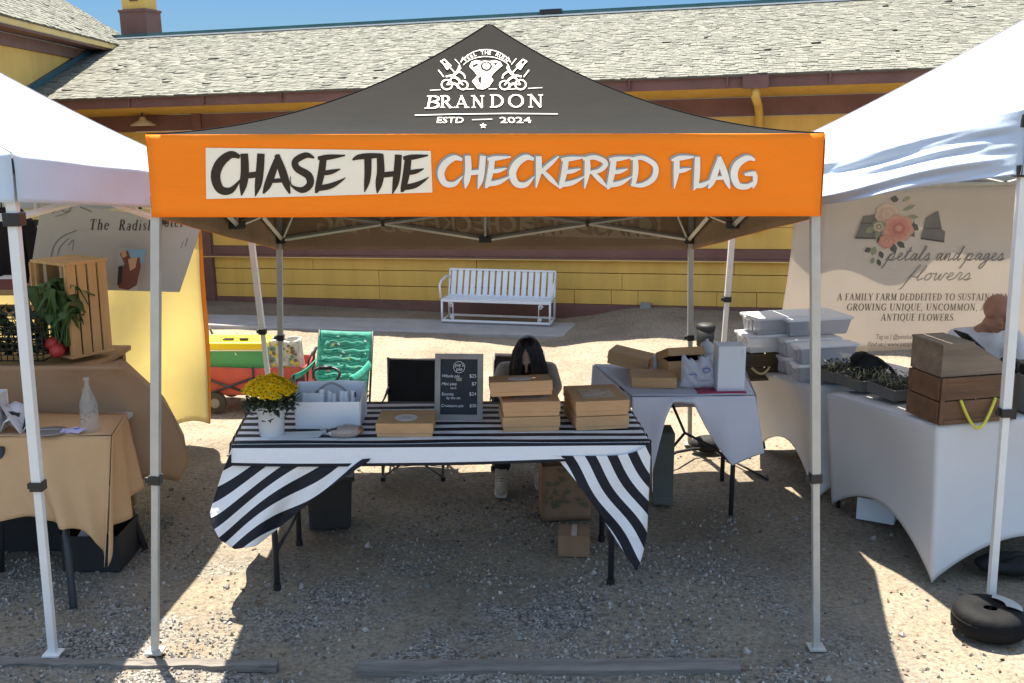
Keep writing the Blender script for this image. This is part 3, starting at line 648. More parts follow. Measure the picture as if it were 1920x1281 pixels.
for ch, a, b, y0, y1 in CHK: brush(m, ch, lambda x, y, l: vmap(x - 2.5, y - 2.5, l), a - 1, b + 1, y0 - 1, y1 + 1, .0015)
m.mat(white_print)
for ch, a, b, y0, y1 in CHK: brush(m, ch, vmap, a, b, y0, y1, .003)
m.build('lettering', mvals[0][0])
# the same print showing through on the inside of the back valance, mirrored
def vmap2(px, py, lift):
    u = (px - 288) / 1252; v = (py - 252) / 155
    q = mvals[2][1](u, v); return q + Vector((0, -.022 - lift, 0))
m = MB(under_light); fine(m, [(387, 277), (808, 283), (811, 361), (388, 373)], vmap2, 0, 20, 4); m.mat(under_dark)
for ch, a, b, y0, y1 in (('C', 400, 457, 287, 362), ('H', 449, 501, 288, 362), ('A', 494, 552, 290, 361), ('S', 546, 594, 289, 358), ('E', 590, 648, 290, 357), ('T', 663, 716, 289, 356), ('H', 702, 759, 290, 358), ('E', 750, 803, 290, 356)):
    brush(m, ch, vmap2, a, b, y0, y1, .002)
m.mat(under_light)
for ch, a, b, y0, y1 in CHK: brush(m, ch, vmap2, a, b, y0, y1, .002)
m.build('lettering', mvals[2][0])
# the emblem on the slate roof: each mark is laid on the cloth
def rmap(px, py, lift):
    u, r = .5 + (px - 918) / 2500, .3
    for _ in range(7):
        f = PR(msurf(0, u, r)); e = 1e-4
        fu = PR(msurf(0, u + e, r)); fr_ = PR(msurf(0, u, r + e))
        a, b, c_, d = (fu[0] - f[0]) / e, (fr_[0] - f[0]) / e, (fu[1] - f[1]) / e, (fr_[1] - f[1]) / e
        det = a * d - b * c_ or 1e-9; dx, dy = px - f[0], py - f[1]
        u += max(-.2, min(.2, (dx * d - b * dy) / det)); r = max(.002, min(.985, r + max(-.15, min(.15, (a * dy - dx * c_) / det))))
    p = msurf(0, u, r); nn = (msurf(0, u + .01, r) - p).cross(msurf(0, u, r + .01) - p).normalized()
    return p + nn * (.006 + lift) - moff
m = MB(white_print)
write_font(m, SERIF, 'B', lambda x, y, l: rmap(x, y, l), 794, 206, 24, width=34, shear=.12); write_font(m, SERIF, 'RAN', rmap, 824, 204.5, 23, width=90, gap=.15)
write_font(m, SERIF, 'DON', rmap, 917, 203.5, 24, width=108, gap=.15)
thin = M('grey_white_print', (.55, .53, .49), .8); m.mat(thin)
for a, b in (((778, 218.5, 1.6), (850, 216.5, 1.6)), ((850, 216.5, 1.6), (950, 215.2, 1.6)), ((950, 215.2, 1.6), (1046, 216, 1.6)), ((885, 227, 1.4), (923, 226, 1.4)), ((806, 171.5, 1.2), (826, 170.5, 1.2)), ((875, 169.5, 1.2), (889, 169, 1.2)), ((916, 169, 1.2), (932, 169, 1.2)), ((951, 169.5, 1.2), (968, 169, 1.2)), ((990, 168, 1.2), (1017, 166.5, 1.2))): m.stroke([a, b], rmap)
m.mat(white_print)
m.text('ESTD', rmap, 819, 233, 11.5, width=50, flip=True, shear=.1); m.text('2024', rmap, 937, 233, 11.5, width=59, flip=True, shear=-.1)
m.poly([(906 + (7 if i % 2 == 0 else 2.8) * sin(pi * i / 5), 238.5 - (7 if i % 2 == 0 else 2.8) * .8 * cos(pi * i / 5)) for i in range(10)], rmap)
# engine: fins, cylinders, drum
m.poly([(880, 127), (884, 118), (893, 115), (903, 117), (909, 116), (918, 117), (928, 115), (938, 118), (942, 125), (936, 130), (925, 140), (921, 146), (896, 146), (890, 137)], rmap)
m.poly([(893, 146), (919, 144), (925, 153), (917, 165), (906, 170), (896, 169), (885, 155)], rmap, .0005)
m.mat(slate_cloth)
m.poly([(912 + 11 * cos(i * pi / 9), 127 + 9 * sin(i * pi / 9)) for i in range(18)], rmap, .002)
m.poly([(884, 126), (895, 121), (897, 124), (888, 129)], rmap, .002); m.poly([(925, 121), (933, 120), (930, 126)], rmap, .002)
m.poly([(896, 148), (903, 146), (902, 160), (897, 156)], rmap, .002); m.stroke(arc(907, 153, 8, 8, -60, 200, 1.2), rmap, .002)
m.mat(white_print); m.poly([(912 + 7 * cos(i * pi / 9), 127 + 6 * sin(i * pi / 9)) for i in range(18)], rmap, .003)
for sx, cx in ((1, 852), (-1, 962)):
    def fx(x, y, l, sx=sx, cx=cx): return rmap(cx + sx * x, y, l)
    for wx, wy, ww, hh in ((-14, 161, 10, 9), (16, 162, 9, 8)):
        m.stroke(arc(wx, wy, ww, hh, 0, 360, 2.6, 14), fx, .0002)
    m.stroke([(-14, 161, 2), (-4, 148, 3), (6, 150, 4), (16, 162, 2.4)], fx, .0004); m.stroke([(-14, 161, 2), (2, 160, 4), (8, 168, 3)], fx, .0006)
    m.stroke([(-6, 147, 3.5), (4, 139, 5), (9, 131, 5)], fx, .0008); m.stroke([(9, 136, 3), (18, 143, 3), (20, 150, 2)], fx, .001); m.stroke([(-16, 146, 3), (-4, 144, 3.5)], fx, .0012)
    m.stroke([(10, 132, 6), (9, 126, 4)], fx, .0014)
    m.stroke([(2, 140, 2), (-16, 121, 2)], fx, .0016); m.stroke([(-20, 147, 2), (-30, 134, 2)], fx, .0018)
    m.stroke([(-26, 117, 2.4), (-12, 131, 2.4)], fx, .002); m.stroke([(-25, 118, 2.4), (-18, 114, 2.4)], fx, .0022); m.stroke([(-18, 115, 2.4), (-6, 127, 2.4)], fx, .0024); m.stroke([(-18, 124, 5), (-12, 133, 5)], fx, .0026)
m.stroke(arc(911, 140, 53, 45, 208, 332, 1.2, 20), rmap); m.stroke(arc(911, 142, 50, 34, 212, 328, 1.2, 20), rmap)
for x0, y0, x1, y1 in ((864, 119, 868, 109), (957, 119, 953, 109), (853, 113, 862, 123), (968, 112, 959, 123)): m.stroke([(x0, y0, 1.3), (x1, y1, 1.3)], rmap, .0003)
txt = 'FEEL THE RUSH'
for i, ch in enumerate(txt):
    if ch == ' ': continue
    a = R(lerp(222, 318, i / (len(txt) - 1))); cx, cy = 911 + 51 * cos(a), 141.5 + 40.5 * sin(a); th = a + pi / 2
    def lm(x, y, l, cx=cx, cy=cy, th=th): return rmap(cx + x * cos(th) + y * sin(th), cy + x * sin(th) - y * cos(th), l)
    m.text(ch, lm, -2.4, -3, 7.5, align='LEFT')
m.build('emblem', mroof)

# ---- the white canopies either side
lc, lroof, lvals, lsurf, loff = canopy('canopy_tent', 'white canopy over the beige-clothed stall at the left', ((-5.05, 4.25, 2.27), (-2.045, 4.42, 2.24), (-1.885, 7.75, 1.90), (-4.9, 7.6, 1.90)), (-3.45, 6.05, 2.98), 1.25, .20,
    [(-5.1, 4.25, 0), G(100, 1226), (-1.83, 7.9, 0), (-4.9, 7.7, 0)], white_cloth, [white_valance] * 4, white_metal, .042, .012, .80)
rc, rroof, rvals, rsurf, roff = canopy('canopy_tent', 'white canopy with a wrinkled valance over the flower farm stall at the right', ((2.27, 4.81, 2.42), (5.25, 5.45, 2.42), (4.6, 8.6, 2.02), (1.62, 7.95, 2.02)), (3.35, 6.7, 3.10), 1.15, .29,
    [G(1856, 1150), (5.3, 5.45, 0), (4.65, 8.7, 0), (1.60, 8.0, 0)], white_cloth, [white_valance] * 4, white_metal, .042, .03, 1.02, ruff=(3,), flare=.20)  # flare pushes the left valance outward, shaped to shade the ground between the canopies

# ================================================================ THE STRIPED TABLE
cloth_stripe = stripe_mat('striped_cotton', (.014, .015, .022), (.78, .77, .77), .102, .5)
TZ = .79
tA, tB, tC, tD = Vector((-1.385, 5.06, TZ)), Vector((.690, 5.10, TZ)), Vector((.640, 5.86, TZ)), Vector((-1.46, 5.84, TZ))
tt = thing('folding_table', 'long folding table with dark legs under the black and white striped cloth', 'table', (-.38, 5.46, 0))
o = Vector((-.38, 5.46, 0))
m = MB(M('table_plastic', (.55, .54, .52), .5)); m.box((0, 0, .765), (1.98, .70, .035)); m.build('tabletop', tt, .008)
for px, py, sx in ((520, 1106, -1), (1145, 1096, 1)):
    p = G(px, py)
    for yy in (p.y, p.y + .58):
        m = MB(dark_steel); m.tube([(p.x, yy, 0), (p.x, yy, .72), (p.x - sx * .02, yy, .75)], .016); m.tube([(p.x, yy, .45), (p.x - sx * .38, yy + (.1 if yy == p.y else -.1), .745)], .008)
        l = m.build('leg', tt, loc=-o); m = MB(black_plastic); m.cyl((p.x, yy, 0), (p.x, yy, .035), .021); m.build('rubber_foot', l)
    m = MB(dark_steel); m.tube([(p.x, p.y, .2), (p.x, p.y + .58, .2)], .011); m.build('stretcher', tt, loc=-o)
# cloth: top, front band, corner drapes, end falls
m = MB(cloth_stripe)
def ctop(u, v):
    p = vl(vl(tA, tB, u), vl(tD, tC, u), v); p.z += .004 + .003 * sin(13 * u + 9 * v) * sin(7 * v + 3 * u); return p
PH = -.052
m.grid(ctop, 60, 24, uvf=lambda u, v: (u, PH + .051 + v * .76 * 1.0))
def cfront(u, v):
    p = vl(tA, tB, u); w = .5 + .5 * sin(11 * u + 1); p.z += .004 - v * (.098 + .012 * sin(5 * u)); p.y -= .012 + .014 * v * w + .012 * sin(pi * v / 2); return p
m.grid(cfront, 70, 24, uvf=lambda u, v: (u, .02 if v < .13 or v > .86 else .075))
LB = [(0, 394, 962), (.08, 398, 985), (.16, 412, 1012), (.28, 440, 1030), (.40, 480, 1024), (.52, 520, 992), (.66, 565, 955), (.82, 635, 903), (1, 692, 864)]
def ldr(u, v):
    u2 = u; tx, ty = lerp(434, 694, u2), lerp(842, 860, min(1, u * 7)); bx, by = polyat(LB, u)
    bow = 6 * sin(pi * v) * (1 - u); px, py = lerp(tx, bx, v) - bow * .4, lerp(ty, by, v)
    Y = 5.052 - .067 * v * (1 - u) + .030 * sin(9.5 * u + 1.1 + 1.3 * v) * v + .018 * sin(24 * u + 2 * v) * v
    return AY(px, py, Y)
def ldr_uv(u, v):
    tx, ty = lerp(434, 694, u), lerp(842, 860, min(1, u * 7)); bx, by = polyat(LB, u); px, py = lerp(tx, bx, v), lerp(ty, by, v)
    wob = 7.5 * sin(px / 25.0 + py / 50) * min(1, .25 + v)
    return (u, .03 + ((px - 400) * .56 + (py - 800) * .83 + wob) / 36.5 * .102)
m.grid(ldr, 96, 60, uvf=ldr_uv)
RB = [(0, 1040, 853), (.2, 1082, 905), (.45, 1125, 965), (.7, 1165, 1028), (.86, 1194, 1072), (.93, 1205, 1040), (1, 1213, 1000)]
def rdr(u, v):
    tx, ty = lerp(1040, 1221, u), lerp(855, 826, u ** 7); bx, by = polyat(RB, u); px, py = lerp(tx, bx, v), lerp(ty, by, v)
    Y = 5.06 - .03 * v * u + .022 * sin(12 * u + 1.5 * v) * v + .03 * max(0, u - .9) * 10 * v
    return AY(px, py, Y)
def rdr_uv(u, v):
    tx, ty = lerp(1040, 1221, u), lerp(855, 826, u ** 7); bx, by = polyat(RB, u); px, py = lerp(tx, bx, v), lerp(ty, by, v)
    wob = 4 * sin(py / 28.0 + px / 60)
    k = .83 * (px - 1040) - .56 * (py - 850) + wob
    return (u, .062 - k / 36.0 * .102)
m.grid(rdr, 80, 60, uvf=rdr_uv)
def lfall(u, v):
    p = vl(tA, tD, u); p.x -= .015 + .05 * v + .015 * sin(11 * u) * v; p.z += .004 - v * lerp(.40, .22, u); return p
m.grid(lfall, 24, 14, uvf=lambda u, v: (v, PH + .051 + u * .76))
def rfall(u, v):
    p = vl(tB, tC, u); p.x += .008 + .01 * v + .01 * sin(11 * u) * v; p.z += .004 - v * lerp(.26, .22, u); return p
m.grid(rfall, 24, 14, uvf=lambda u, v: (v, PH + .051 + u * .76))
def bfall(u, v):
    p = vl(tD, tC, u); p.y += .015 + .02 * sin(15 * u) * v; p.z += .004 - v * .12; return p
m.grid(bfall, 40, 5, uvf=lambda u, v: (u, PH + .051 + .76 + v * .12))
tag(m.build('tablecloth', solid=.0025), 'black and white striped cloth draped over the front table with hanging corners', 'tablecloth')

def T(px, py, z=TZ + .006): return G(px, py, z)
# ---- pot of yellow chrysanthemums
p = T(510, 816)
t = thing('potted_chrysanthemum', 'yellow chrysanthemums in a white pot on the left end of the striped table', 'potted flowers', p)
m = MB(M('white_glaze', (.62, .64, .66), .35, .04)); m.lathe([(.0, 0), (.058, 0), (.062, .006), (.070, .150), (.074, .155), (.072, .162), (.064, .160), (.060, .13), (0, .13)], n=32); m.build('pot', t)
random.seed(2)
leaf = M('dark_leaf', (.030, .045, .018), .6, .3, 20, island=.5); m = MB(leaf)
def leafq(m, c, d, up, l, w):
    d = d.normalized(); s_ = d.cross(up).normalized(); n_ = s_.cross(d)
    m.add([c, c + d * l * .5 + s_ * w + n_ * l * .06, c + d * l, c + d * l * .5 - s_ * w + n_ * l * .06], [(0, 1, 2, 3)])
for i in range(420):
    a = random.random() * 2 * pi; r = .125 * sqrt(random.random()); z = .15 + .085 * random.random() * (1 - .3 * r / .12)
    if random.random() < .07: z -= .06; r = .075 + .04 * random.random()
    c = Vector((r * cos(a), r * sin(a), z)); d = Vector((cos(a + random.gauss(0, .8)), sin(a + random.gauss(0, .8)), random.gauss(.2, .6)))
    leafq(m, c, d, Vector((random.gauss(0, .3), random.gauss(0, .3), 1)), random.uniform(.025, .05), random.uniform(.006, .013))
m.build('foliage', t)
m = MB(M('yellow_petal', (.92, .66, .006), .7, .15, 40, island=.2, trans=.3), M('petal_centre', (.40, .20, .004), .7))
for i in range(135):
    a = i * 2.39996; r = .130 * sqrt((i + .5) / 135); z = .305 - 4.3 * r * r + random.gauss(0, .006)
    c = Vector((r * cos(a) , r * sin(a), z)); nn = Vector((r * cos(a) * 4.5, r * sin(a) * 4.5, 1)).normalized(); q = nn.to_track_quat('Z', 'Y').to_matrix()
    for ring, (rad, el) in enumerate(((.024, .15), (.019, .5), (.012, .9))):
        for k in range(11):
            b = 2 * pi * k / 11 + ring * .3 + i; e = Vector((cos(b) * cos(el), sin(b) * cos(el), sin(el))); s_ = Vector((-sin(b), cos(b), 0))
            m.add([c + q @ (e * .003 - s_ * .0015), c + q @ (e * rad * .7 - s_ * .0042), c + q @ (e * rad), c + q @ (e * rad * .7 + s_ * .0042), c + q @ (e * .003 + s_ * .0015)], [(0, 1, 2, 3, 4)])
    m.mat(m.mats[1]).blob(c + nn * .006, .005, 6, 4); m.mat(m.mats[0])
m.build('blossoms', t)

# ---- white caddy with rolled napkins
p = (T(560, 806) + T(670, 804)) / 2
t = thing('caddy', 'white open caddy with curved handle holding white napkins and cutlery beside the flower pot', 'caddy', p, (0, 0, .02))
wp = M('white_coated_board', (.68, .70, .74), .45, .04)
m = MB(wp); Wd, Dp = .335, .22
m.box((0, .004, .073), (Wd, .008, .146)); m.sheet([(-Wd / 2, .008, 0), (-Wd / 2, Dp, 0), (-Wd / 2 - .02, Dp + .02, .20), (-Wd / 2 - .008, .008, .146)], .006, (1, 0, 0)); m.sheet([(Wd / 2, .008, 0), (Wd / 2, Dp, 0), (Wd / 2 + .01, Dp + .02, .20), (Wd / 2 + .006, .008, .146)], .006, (-1, 0, 0)); m.box((0, Dp / 2, .003), (Wd - .01, Dp, .006))
m.build('tray', t, .003)
m = MB(wp); bx = [(-Wd / 2 - .015, 0), (Wd / 2 + .01, 0), (Wd / 2 + .01, .196), (Wd / 2 - .03, .203), (.05, .207), (-Wd / 2 - .015, .198)]
m.sheet([(x, Dp, z) for x, z in bx], .008, (0, 1, 0)); m.build('back_panel', t, .003)
m = MB(M('grey_wire', (.25, .25, .26), .4)); m.tube([(-.085 + .17 * i / 14, Dp - .05, .150 + .052 * sin(pi * i / 14)) for i in range(15)], .006); m.build('handle', t)
m = MB(M('napkin_paper', (.72, .72, .74), .8, .05)); random.seed(9)
for x in (-.045, -.012, .02, .055, .09, .12): m.cyl((x, .1 + random.gauss(0, .015), .02), (x + random.gauss(0, .008), .12, .172 + random.gauss(0, .008)), .014, .013, 10)
for x in (-.12, -.08): m.sheet([(x - .03, .06, .03), (x + .04, .06, .03), (x + .05, .09, .165), (x - .02, .10, .168)], .01, (0, 1, 0))
m.mat(black_plastic).cyl((.135, .08, .15), (.136, .08, .178), .005); m.build('napkins', t)

# ---- bread roll in clear wrap, paper sheet
p = T(648, 818)
t = thing('bread_roll', 'small brown bread roll in clear wrap in front of the white caddy', 'bread', p, (0, 0, .25))
m = MB(M('crust', (.27, .125, .055), .45, .35, 14, .4, 30)); m.blob((0.01, 0, .027), (.086, .05, .03), 20, 12, .05); m.build('loaf', t, subsurf=1)
m = MB(M('clear_wrap', (.8, .8, .8), .1, .02, alpha=.28)); m.blob((0, 0, .027), (.094, .058, .034), 14, 8, .12); m.sheet([(-.085, -.03, .02), (-.13, -.03, .055), (-.125, .03, .06), (-.085, .03, .025)], .001, (0, 0, 1)); m.build('wrap', t)
m = MB(dark_steel); m.tube([(-.095, -.02, .035), (-.075, -.03, .05), (-.058, -.025, .05)], .005); m.tube([(-.055, -.03, .05), (-.045, -.03, .052)], .006); m.build('twist_tie', t)
m = MB(M('paper', (.70, .70, .70), .8, .03)); q = [T(505, 824, TZ + .009), T(598, 820, TZ + .009), T(612, 808, TZ + .009), T(515, 811, TZ + .009)]
cq = sum(q, Vector()) / 4; m.sheet([x - cq for x in q], .0012, (0, 0, 1)); tag(m.build('paper_sheet', loc=cq), 'blank white paper sheet lying by the base of the flower pot', 'paper')

# ---- kraft bakery boxes
kraft = M('kraft_board', (.54, .31, .15), .8, .10, 5, .08, 70, stretch=(1, 1, 4)); kraft_in = M('kraft_edge', (.24, .125, .06), .85)
window_film = M('box_window_film', (.52, .44, .36), .12, .15, 6); sticker = M('sticker_white', (.62, .58, .54), .5)
def bakery_box(label, loc, rotz, w, d, h, group='kraft bakery boxes', win=True, stick=False, tilt=(0, 0), open_=0.0):
    t = thing('cardboard_box', label, 'box', loc, (tilt[0], tilt[1], rotz), group)
    m = MB(kraft); m.box((0, 0, h / 2 - .004), (w - .008, d - .008, h - .010)); m.mat(kraft_in).box((0, 0, h - .012), (w - .012, d - .012, .006)); m.build('body', t, .002)
    m = MB(kraft)
    L_ = Matrix.Translation((0, d / 2, h)) @ Matrix.Rotation(open_, 4, 'X') @ Matrix.Translation((0, -d / 2, -h))
    m.T = L_.copy(); m.box((0, 0, h - .0015), (w, d, .005)); m.box((0, -d / 2 + .001, h - .026), (w, .004, .05)); m.box((-w / 2 + .001, 0, h - .026), (.004, d - .006, .05)); m.box((w / 2 - .001, 0, h - .026), (.004, d - .006, .05))
    lid = m.build('lid', t, .0015)
    if win:
        m = MB(window_film); m.T = L_.copy(); m.box((0, -.01, h + .0022), (w * .62, d * .5, .0012)); m.mat(sticker).box((-w * .08, -d * .16, h + .0032), (w * .34, .008, .0006)); m.box((w * .05, -d * .05, h + .0032), (w * .22, .006, .0006)); m.mat(kraft_in).box((w * .18, d * .12, h + .0032), (w * .14, .01, .0006)); m.box((-w * .16, d * .08, h + .0032), (w * .1, .006, .0006)); m.build('window', lid)
    if stick:
        m = MB(sticker); m.T = L_.copy(); m.cyl((0, -.02, h + .001), (0, -.02, h + .0032), w * .2, n=28); m.mat(grey_print)
        for k in range(3): m.box((0, -.035 + .018 * k, h + .0036), (w * (.2, .28, .18)[k], .005, .0006))
        m.build('sticker', lid)
    return t
bw, bd, bh = .295, .27, .078
c = (T(705, 822) + T(811, 821)) / 2
bakery_box('single low kraft box with a round sticker standing alone left of the chalkboard', c + Vector((0, .135, 0)), .0, .288, .25, .072, win=False, stick=True)
c = (T(938, 813) + T(1046, 809)) / 2 + Vector((0, .14, .001))
bakery_box('bottom kraft box of the three-box stack', c, .09, bw, bd, bh)
bakery_box('middle kraft box of the three-box stack, under the askew one', c + Vector((.002, .0, bh + .003)), .08, bw, bd, bh)
bakery_box('topmost kraft box sitting askew on the three-box stack', c + Vector((-.045, -.008, 2 * bh + .020)), .05, .318, .27, .074, tilt=(-.125, -.03), win=False, stick=True)
c = (T(1070, 809) + T(1171, 806)) / 2 + Vector((0, .17, .001))
bakery_box('lower kraft box of the pair at the right end of the striped table', c, .16, .28, .33, .072)
bakery_box('upper kraft box of the pair at the right end of the striped table', c + Vector((0, 0, .075)), .15, .282, .33, .080)

# ---- chalkboard
pb = (T(815, 787) + T(905, 789)) / 2
t = thing('chalkboard_sign', 'small framed chalkboard with a handwritten price list standing on the striped table', 'sign', pb, (R(-14), 0, R(-2)))
frm = M('grey_wash_wood', (.30, .28, .255), .8, .2, 8, .2, 40, stretch=(1, 1, 1)); cw, chh = .258, .355
m = MB(frm); fw = .030
m.box((-cw / 2 + fw / 2, 0, chh / 2), (fw, .02, chh)); m.box((cw / 2 - fw / 2, 0, chh / 2), (fw, .02, chh)); m.box((0, 0, fw / 2), (cw - 2 * fw, .019, fw)); m.box((0, 0, chh - fw / 2), (cw - 2 * fw, .019, fw)); m.build('frame', t, .002)
m = MB(M('slate_board', (.022, .026, .034), .7, .25, 12)); m.box((0, .004, chh / 2), (cw - 2 * fw + .004, .008, chh - 2 * fw + .004)); bdp = m.build('board', t)
chalk = M('chalk', (.75, .75, .75), .9, .1, 40)
m = MB(chalk); mp = lambda x, y, l: Vector((x, -.0012 - l, y))
m.stroke(arc(.0, .283, .030, .030, 0, 360, .0022, 24), mp); m.text("pie's", mp, 0, .286, .020, align='CENTER', shear=.15); m.text('pie', mp, 0, .264, .020, align='CENTER', shear=.15)
for y, a, b, h in ((.228, 'Whole pie', '$25', .0165), (.186, 'Mini pies', '$7', .0165), (.132, 'Scones,', '$24', .0165), (.070, 'Croissant pie', '$30', .0155)):
    m.text(a, mp, -.094, y, h, shear=.2, width=None if len(a) < 12 else .118); m.text(b, mp, .094, y, h * 1.12, align='RIGHT')
m.text('each', mp, -.03, .166, .013, align='CENTER', shear=.2); m.text('by the six', mp, -.03, .112, .014, align='CENTER', shear=.2)
m.build('handwriting', bdp)
m = MB(frm); m.box((0, .05, .115), (.03, .008, .25), (R(26), 0, 0)); m.build('stand', t)

# ================================================================ UNDER THE STRIPED TABLE
p = G(612, 1000)
t = thing('storage_tub', 'dark grey storage tub under the left end of the striped table', 'tub', p + Vector((0, .15, 0)), (0, 0, .15))
m = MB(M('dark_grey_plastic', (.034, .032, .030), .6, .1)); m.box((0, 0, .155), (.27, .26, .30), taper=.88); m.build('body', t, .012)
m = MB(M('dark_grey_plastic', ())); m.box((0, 0, .318), (.30, .29, .028)); m.build('lid', t, .008)
def paper_bag(label, loc, rotz, w, d, h, mat, prt=None, grp=None):
    t = thing('paper_bag', label, 'paper bag', loc, (0, 0, rotz), grp); m = MB(mat); random.seed(int(h * 1000))
    def side(a, b, nx):
        def f(u, v):
            q = vl(a, b, u); z = v * h; sq = 1 - .12 * v; q = Vector((q[0] * (1 - .02 * v), q[1] * sq, z)); q += Vector((random.gauss(0, .0015), random.gauss(0, .0015), 0)); return q
        m.grid(f, 8, 10)
    cs = [(-w / 2, -d / 2), (w / 2, -d / 2), (w / 2, d / 2), (-w / 2, d / 2)]
    for i in range(4): side((*cs[i], 0), (*cs[(i + 1) % 4], 0), 0)
    m.add([(*c_, .001) for c_ in cs], [(3, 2, 1, 0)]); b_ = m.build('bag', t, solid=.001)
    if prt:
        m = MB(prt); random.seed(4)
        for k in range(26):
            x = random.uniform(-w * .45, w * .45); z = random.uniform(.06, h - .03); a = random.uniform(.3, 2.6); l = random.uniform(.03, .055)
            for s_ in (0, .7, -.7):
                dx, dz = cos(a + s_), sin(a + s_); yy = -d / 2 * (1 - .12 * z / h) - .0035 - .0002 * k
                if abs(x + dx * l) > w * .48 or not .01 < z + dz * l < h: continue
                m.add([(x, yy, z), (x + dx * l * .5 - dz * l * .16, yy, z + dz * l * .5 + dx * l * .16), (x + dx * l, yy, z + dz * l), (x + dx * l * .5 + dz * l * .16, yy, z + dz * l * .5 - dx * l * .16)], [(0, 1, 2, 3)])
        m.build('leaf_print', b_)
    return t
kp = M('brown_paper', (.26, .15, .085), .85, .12, 10, .3, 16)
paper_bag('tall brown paper bag printed with green leaf sprigs under the striped table', G(1060, 978) + Vector((0, .1, 0)), .1, .30, .16, .34, kp, M('green_ink', (.13, .12, .065), .85))
t = thing('cardboard_box', 'small closed brown carton on the gravel in front of the leaf-print bag', 'box', G(1078, 1046) + Vector((0, .09, 0)), (0, 0, -.08))
m = MB(kp); m.box((0, 0, .062), (.175, .16, .124)); m.build('body', t, .003)
m = MB(M('packing_tape', (.33, .2, .11), .3)); m.box((0, 0, .1255), (.03, .161, .002)); m.build('tape', t)

# ================================================================ CAMP CHAIRS AND THE GIRL
def camp_chair(label, loc, rotz, cloth, frame, w=.50, sh=.38, bh=.80, pattern=None, group='folding camp chairs', lean=.12, cup=False, arms=True):
    t = thing('camp_chair', label, 'camping chair', loc, (0, 0, rotz), group)
    d = .42; x = w / 2
    m = MB(cloth)
    def seat(u, v):
        return Vector((lerp(-x + .02, x - .02, u), lerp(-d / 2, d / 2, v), sh - .045 * sin(pi * u) * sin(pi * min(1, v * 1.1)) - .03 * v))
    m.grid(seat, 14, 12); sobj = m.build('seat', t, solid=.006)
    m = MB(cloth)
    def back(u, v):
        return Vector((lerp(-x, x, u), d / 2 - .02 + lean * v + .035 * sin(pi * u), lerp(sh - .04, bh, v) - .012 * sin(pi * u) * v))
    m.grid(back, 16, 16); bobj = m.build('back', t, solid=.006)
    if pattern:
        for ob, fn in ((bobj, back), (sobj, seat)):
            m = MB(*pattern); random.seed(3)
            for k in range(15 if fn is back else 12):
                m.mat(pattern[0 if k % 2 else 1]); v = (k + .5) / (15 if fn is back else 12); u0, u1 = random.uniform(.03, .2), random.uniform(.8, .97); hh = random.uniform(.010, .026)
                m.grid(lambda u, q, v=v, u0=u0, u1=u1, hh=hh: fn(lerp(u0, u1, u), min(.99, v + hh * (q - .5) + .012 * sin(17 * u + k))) + (Vector((0, -.006, .001)) if fn is back else Vector((0, -.001, .006))), 16, 1)
            for k in range(34):
                m.mat(pattern[(1, 0, 1, 4, 2, 1, 3, 0)[k % 8]]); u, v = random.uniform(.1, .9), random.uniform(.06, .94); r = random.uniform(.006, .014); an = random.random() * 3
                sp_ = [fn(min(.97, max(.03, u + r * (1 + .5 * cos(3 * q * pi / 6 + an)) * cos(q * pi / 6) / w)), min(.98, max(.02, v + r * (1 + .5 * sin(2 * q * pi / 6 + an)) * sin(q * pi / 6) / .42))) + (Vector((0, -.0078, 0)) if fn is back else Vector((0, 0, .0078))) for q in range(12)]
                m.add(sp_, [tuple(range(12))])
            m.build('print', ob)
    m = MB(frame); r = .009
    for s_ in (-1, 1):
        m.tube([(s_ * x, -d / 2, 0.0), (s_ * x, -d / 2, sh + .20)], r); m.tube([(s_ * x, d / 2 - .02 + .0, .0), (s_ * x, d / 2 - .02 + lean, bh + .005)], r)
        m.tube([(s_ * x, -d / 2, .04), (s_ * x, d / 2, sh - .05)], r * .85); m.tube([(s_ * x, d / 2, .04), (s_ * x, -d / 2, sh - .01)], r * .85)
        m.mat(black_plastic)
        for yy in (-d / 2, d / 2 - .02): m.cyl((s_ * x, yy, 0), (s_ * x, yy, .025), .016)
        m.mat(frame)
    for yy in (-d / 2 - .012, d / 2 + .01): m.tube([(-x, yy, .03), (x, yy, sh - .02)], r * .85); m.tube([(x, yy, .03), (-x, yy, sh - .02)], r * .85)
    m.build('frame', t)
    if arms:
        for s_ in (-1, 1):
            m = MB(cloth); m.grid(lambda u, v: Vector((s_ * (x + .03 * (v - .3)), lerp(-d / 2 - .02, d / 2 + .06, u), sh + .205 - .02 * sin(pi * u) - .05 * v * v)), 8, 5); m.build('armrest', t, solid=.006)
    if cup:
        q = (Matrix.Translation(loc) @ Matrix.Rotation(rotz, 4, 'Z')).inverted() @ cup
        m = MB(black_plastic); m.tube([q + Vector((.098 * cos(2 * pi * i / 24), .03 * sin(2 * pi * i / 24), .055 * sin(2 * pi * i / 24) + .008 * cos(4 * pi * i / 24))) for i in range(24)], .010, closed=True); m.tube([q + Vector((.0, 0, -.055)), (-x + .06, -d / 2, sh - .02)], .008); m.tube([q + Vector((-.05, 0, .048)), q + Vector((.04, 0, .054))], .016); m.build('cup_holder', t)
    return t
teal = [M('print_dark_green', (.006, .10, .075), .8), M('print_mint', (.22, .62, .47), .8), M('print_pink', (.45, .16, .17), .8), M('print_lime', (.30, .40, .10), .8), M('print_white', (.5, .55, .5), .8)]
camp_chair('green tropical-print camp chair standing empty beside the red wagon', Vector((-1.35, 7.75, 0)), -.15, M('green_nylon', (.018, .24, .165), .7, .2, 6, .3, 14), dark_steel, .43, .33, .74, pattern=teal, cup=AY(612, 703, 7.4), lean=.2)
